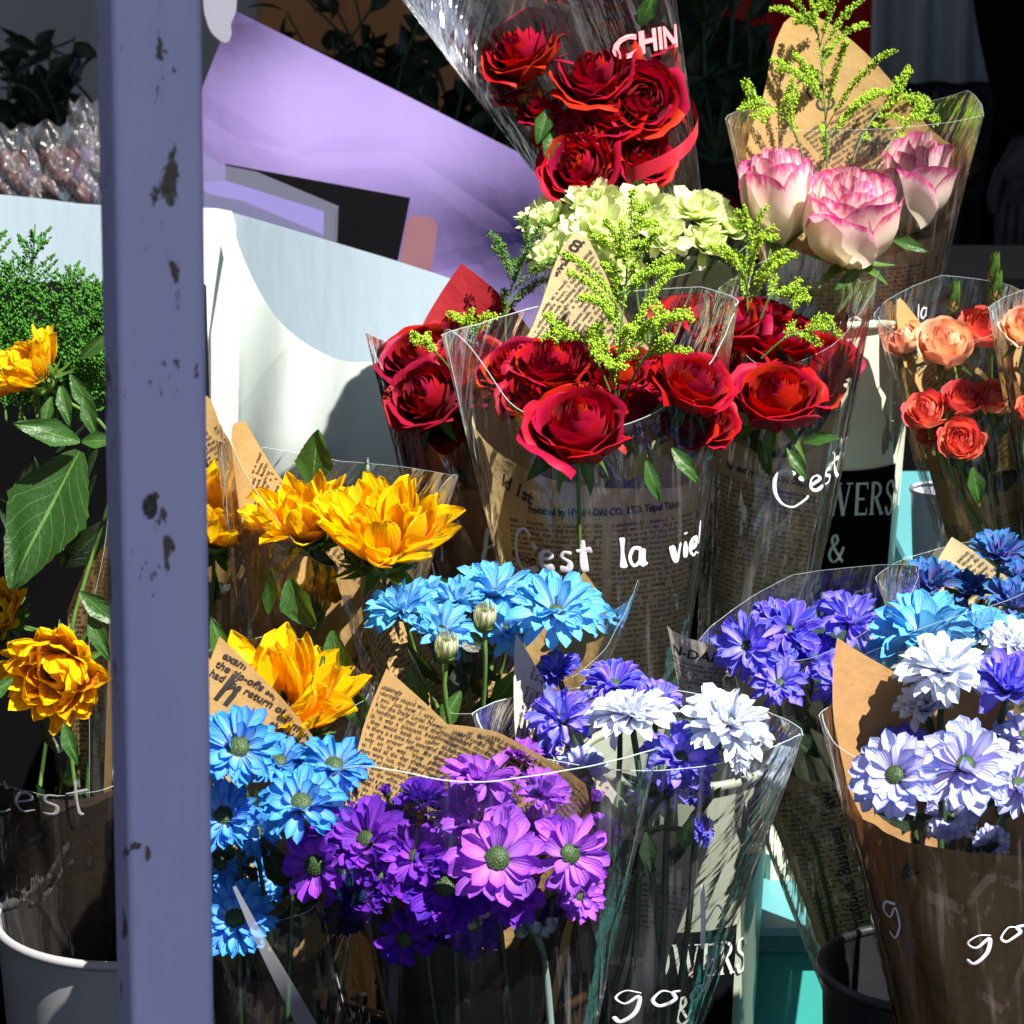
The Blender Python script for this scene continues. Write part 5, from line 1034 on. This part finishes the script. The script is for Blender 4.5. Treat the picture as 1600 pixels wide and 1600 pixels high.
b.write("b", -25, .17, .016, 4, .0012); b.write("re", 10, .22, .016, 10, .0012)

# purple daisies in front
b = Wrap('daisy_bouquet', 'large bouquet of purple daisies in the front with dark green centres', 'bouquet', (735, 1760, 1.50), (735, 1230, 1.42), 190, 430, .55, 'daisy bouquets')
paper(b, [(60, .6), (95, .8), (120, .98), (145, 1.02), (170, 1.08), (190, 1.10), (214, 1.27), (238, 1.04), (266, .88), (290, .6)], 'news_tan', news_texts(205, 1.18, -30, True, .0043, 3, 13, rep=2)+news_texts(150, 1.06, -30, True, .0043, 2, 12, rep=1), smooth=False, off=-.002)
paper(b, [(-100, .74), (-40, .64), (0, .60), (50, .62), (100, .80)], 'shaded_paper', name='shaded_wrap')  # near-black paper stands for the shade below the flowers
for q in ((755, 1217, 138, -.03, (.0, -.10, 1), 'd_mauve', ((20, 4, 1.), (16, 22, .85), (10, 50, .6)), .2), (662, 1250, 100, .02, (-.1, -.3, 1), 'd_deep', up, .2), (572, 1312, 155, -.03, (-.3, -.75, .7), 'd_purple', fc, .22), (650, 1338, 118, -.07, (-.1, -.85, .6), 'd_purple', fc, .22), (745, 1285, 150, -.02, (.05, -.4, 1), 'd_mauve', fc, .2), (776, 1342, 165, -.10, (.02, -.88, .55), 'd_mauve', ((18, 8, 1.), (14, 24, .8)), .25), (890, 1335, 150, -.08, (.42, -.85, .4), 'd_mauve', ((18, 8, 1.), (14, 22, .86)), .24), (848, 1240, 105, .0, (.25, -.4, .9), 'd_mauve', up, .18), (492, 1352, 125, -.03, (-.45, -.85, .3), 'd_purple', ((13, 6, 1.), (8, 20, .8)), .28), (697, 1385, 155, -.07, (-.05, -.85, .5), 'd_deep', fc, .24), (800, 1398, 115, -.05, (.2, -.85, .5), 'd_purple', fc, .2), (632, 1468, 100, -.05, (-.2, -.9, .1), 'd_deep', ((15, 8, 1.), (10, 20, .85)), .26), (905, 1400, 100, -.03, (.4, -.7, .4), 'd_mauve', fc, .2), (740, 1445, 110, .0, (.1, -.85, .3), 'd_deep', fc, .22), (560, 1400, 100, .02, (-.3, -.8, .4), 'd_deep', fc, .22), (940, 1300, 70, .0, (.6, -.3, .8), 'd_mauve', up, .18), (610, 1290, 100, .03, (-.1, -.4, .9), 'd_deep', up, .2), (500, 1310, 80, .03, (-.5, -.4, .8), 'd_purple', up, .2), (850, 1440, 80, .04, (.2, -.8, .2), 'd_deep', fc, .2), (700, 1310, 100, .02, (0, -.6, .8), 'd_purple', up, .2), (840, 1300, 100, .03, (.2, -.5, .8), 'd_purple', up, .2), (590, 1370, 100, .02, (-.2, -.8, .5), 'd_deep', fc, .22), (530, 1290, 110, .02, (-.4, -.5, .8), 'd_purple', up, .2), (540, 1430, 80, .04, (-.3, -.8, .3), 'd_deep', fc, .22), (680, 1440, 90, .03, (0, -.9, .3), 'd_deep', fc, .22), (815, 1180, 70, .05, (.1, -.3, 1), 'd_mauve', up, .2)):
    b.flower('daisy', *q[:4], n=q[4], mat=q[5], lay=q[6], disc=q[7], wid=.36 if len(q[6]) == 2 else .3, drop=-5, stem='stem_dark')
b.fill(14, 0.45, 0.85, 0.045)
b.film(((-95, 1.02), (-70, .98), (-35, 1.16), (0, 1.15), (40, 1.16), (80, 1.12), (95, 1.0)), None, off=.03, e=.0005)
bd = ((12, 66, 1.), (9, 80, .8))
for q in ((800, 1262, 44, .0, (.1, -.3, 1), 'd_purple'), (605, 1240, 40, .02, (-.2, -.3, 1), 'd_deep'), (930, 1250, 46, .02, (.3, -.3, 1), 'd_mauve'), (520, 1410, 42, .0, (-.3, -.6, .6), 'd_purple'), (690, 1225, 38, .03, (0, -.2, 1), 'd_mauve')):
    b.flower('daisy', *q[:4], n=q[4], mat=q[5], lay=bd, wid=.5, disc=.3, drop=12, part='daisy_bud', stem='stem')
tie = [P(812, 1462, 1.38), P(830, 1445, 1.37), P(850, 1455, 1.37), P(868, 1438, 1.375)]
mb = MB(); sp4 = spline(tie, 20)+rng.normal(size=(20, 3))*.0012; mb.tube(sp4, .0042+.0012*np.sin(np.arange(20)*1.7), 8); mb.tube(spline([tie[1], P(850, 1500, 1.40), P(862, 1620, 1.42)], 12), .003, 6); mb.build('twist_tie', simple('grey_green_tie', (.22, .30, .28), .4, 90, .3), b.e)

# far left: fern, sunflowers
b = Wrap('fern_bouquet', 'bright green feathery foliage behind the left sunflower', 'foliage', (60, 900, 1.80), (60, 480, 1.75), 120, 260, .6)
t_ = MB()
def fern(q0, q1, L, n=14):
    s = spline([q0, (np.array(q0)+q1)/2+rng.normal(size=3)*.006, q1], 22); t_.tube(s, np.linspace(.0013, .0006, 22), 5, 1); C = []
    for i in range(n*2):
        f = .12+.86*i/(n*2); p = s[int(f*21)]; tt = nrm(s[min(21, int(f*21)+1)]-s[max(0, int(f*21)-1)]); sdv = nrm(np.cross(tt, FW+rng.normal(size=3)*.4))*(1 if i % 2 else -1); l = L*(1-.7*f)*rng.uniform(.8, 1.1)
        q = np.array([p+sdv*l*s_*.8+tt*l*s_*.8 for s_ in np.linspace(0, 1, 8)]); t_.tube(q, np.linspace(.0007, .0003, 8), 4, 0, cap=False); k = 46; u = rng.random(k); b1 = p+(q[-1]-p)*u[:, None]; C.append(b1+rng.normal(size=(k, 3))*.0026*(1.1-u)[:, None])
    beads(t_, np.concatenate(C), .0011)
for x0, x1, y1, L in ((10, -10, 350, .05), (30, 55, 350, .055), (60, 20, 400, .05), (80, 110, 415, .05), (100, 150, 430, .05), (110, 160, 480, .05), (90, 80, 450, .045), (40, 0, 470, .05), (120, 140, 540, .04), (60, 60, 500, .05), (130, 190, 450, .05)):
    fern(P(x0, 660, 1.78), P(x1, y1, 1.76+rng.normal()*.03), L)
M['fern'] = (lambda t: t.done(t.mixs(.3, t.principled(t.mix(t.noise(t.pos(), 100, 2), (.07, .26, .02), (.04, .16, .015)), .5), t.n('BsdfTranslucent', ins={'Color': (.12, .4, .03)}).outputs[0])))(NT('fern_green'))
t_.build('fern_frond', [M['fern'], M['stem']], b.e)
b = Wrap('sunflower_bouquet', 'sunflower at the far left turned away with a large green leaf below', 'bouquet', (110, 1300, 1.66), (85, 620, 1.60), 120, 240, .6, 'sunflower bouquets')
b.flower('sun', 62, 592, 150, -.02, (-.62, -.2, .75), 'sun', lay=((20, 34, 1., 20), (18, 48, .95, 22), (14, 62, .8, 25)))
part_leaf(b, 125, 705, 1.54, (-.42, -.3, -.85), (-.3, -1, .4), 240, 150, 'leaf_big', bend=-12, curl=.06)
part_leaf(b, 125, 690, 1.53, (-1, -.3, .35), (0, -1, .6), 110, 46, 'leaf', bend=-10); part_leaf(b, 128, 690, 1.55, (1, -.2, .1), (0, -1, .6), 60, 30)
for q in ((110, 585, (.5, -.2, -.8), 80), (95, 600, (.2, -.4, -.8), 70), (125, 560, (.6, -.1, .5), 70), (80, 620, (-.2, -.4, -.8), 55), (130, 620, (.3, -.3, -.9), 70)): part_leaf(b, q[0], q[1], 1.58, q[2], (0, -1, .2), q[3], q[3]*.38)
paper(b, [(60, .50), (95, .82), (112, .80), (150, .66), (180, .5)], 'news_tan', news_texts(100, .7, 0, True, .004, 2, 12), off=0, smooth=False)
b.fill(10, 0.5, 0.85, 0.06)
b.film(((30, .5), (60, .84), (95, .86)), None, off=.004, mat='film_soft')
b = Wrap('sunflower_bouquet', "drooping sunflower at the lower left in a sleeve with C'est handwriting", 'bouquet', (120, 1640, 1.72), (100, 1060, 1.62), 130, 330, .6, 'sunflower bouquets')
b.flower('sun', 95, 1045, 200, -.04, (-.15, -.98, .1), 'sun', lay=((22, 14, 1., 60), (20, 30, .95, 70), (18, 52, .85, 60), (14, 70, .6, 50)), disc=.26)
b.flower('sun', 5, 965, 120, .0, (-.3, -.7, .6), 'sun', lay=SL)
for q in ((125, 925, (.7, -.3, -.5), 90), (140, 960, (.4, -.3, -.9), 80), (100, 1130, (.3, -.3, -.9), 70), (20, 1060, (-.6, -.3, -.4), 70)): part_leaf(b, q[0], q[1], 1.42, q[2], (0, -1, .3), q[3], q[3]*.4)
b.sheet('kraft_wrap', [M['shaded_paper'], M['ink']], -100, 100, [(-100, .80), (0, .74), (60, .78), (100, .84)], 0, 0)
b.fill(10, 0.5, 0.85, 0.06)
b.film(((-95, .8), (0, .76), (95, .82)), None, off=.006, mat='film_soft')
b.write("C'est", -58, .70, .017, 3, .0012, sx=.9, mat='dim_ink')

# sky blue daisies at the right, behind the lavender ones
b = Wrap('daisy_bouquet', 'light blue daisies behind the lavender daisies at the right', 'bouquet', (1520, 1500, 1.56), (1470, 990, 1.52), 120, 330, .5, 'daisy bouquets')
for q in ((1442, 992, 180, -.02, (-.05, -.35, 1)), (1530, 985, 110, .02, (.2, -.4, 1)), (1585, 1000, 100, .0, (.3, -.4, 1)), (1395, 1010, 90, .03, (-.3, -.4, 1))):
    b.flower('daisy', *q[:4], n=q[4], mat='d_sky', lay=up, disc=.16, wid=.3)
b.fill(14, 0.45, 0.85, 0.045)
b.film(((-95, .9), (-40, 1.0), (0, 1.08), (95, 1.16)), None, off=.006, mat='film_soft')
# lavender daisies in kraft
b = Wrap('daisy_bouquet', 'lavender and white daisies in brown kraft paper at the lower right', 'bouquet', (1560, 1840, 1.46), (1500, 1130, 1.36), 180, 400, .55, 'daisy bouquets')
b.sheet('kraft_wrap', [M['kraft'], M['ink']], 60, 290, [(60, .7), (100, .85), (150, .98), (200, 1.06), (234, 1.18), (258, 1.02), (266, .92), (290, .84)], 0, -.002, smooth=False)
b.sheet('kraft_wrap_front', [M['kraft'], M['ink']], -100, 100, [(-100, .88), (-60, .83), (-30, .80), (-15, .79), (20, .755), (60, .71), (100, .70)], 0, 0, wob=.003)
la = ((20, 6, 1.), (18, 20, .9), (14, 40, .72))
for q in ((1398, 1212, 150, -.09, (-.25, -.85, .55), 'd_lav', la, .22), (1508, 1196, 178, -.08, (.05, -.75, .7), 'd_lav', la, .2), (1472, 1046, 160, .0, (-.05, -.22, 1), 'd_white', wh, .2), (1445, 1105, 105, .02, (-.3, -.45, .9), 'd_white', up, .2), (1575, 1075, 150, .0, (.0, -.4, .9), 'd_violet', up, .18), (1590, 1225, 120, -.04, (.3, -.6, .7), 'd_lav', la, .2), (1485, 1275, 90, .0, (-.1, -.7, .3), 'd_lav', la, .2), (1590, 1010, 120, .03, (.1, -.3, 1), 'd_white', wh, .2), (1600, 1150, 110, .02, (.2, -.5, .8), 'd_lav', la, .2), (1548, 1320, 70, .03, (.1, -.8, .3), 'd_lav', la, .2), (1410, 1170, 90, .03, (-.3, -.6, .7), 'd_violet', up, .2)):
    b.flower('daisy', *q[:4], n=q[4], mat=q[5], lay=q[6], disc=q[7], wid=.31, drop=-6, stem='stem_dark', stem_r=.0026)
for q in ((1500, 1330, (.2, -.2, -.9)), (1560, 1340, (.6, -.2, -.5)), (1450, 1330, (-.5, -.3, -.4))): part_leaf(b, q[0], q[1], 1.36, q[2], (0, -1, .3), 60, 34, 'leaf_shaded')
b.fill(14, 0.45, 0.85, 0.045)
b.film(((-95, 1.05), (-60, .98), (0, .96), (60, 1.0), (95, 1.05)), ((85, 1.05), (275, 1.05)), off=.003, e=.0003)
b.write("good", -12, .57, .0105, 4, .0011, sx=1.5); b.write("g", -62, .62, .014, 10, .0011)
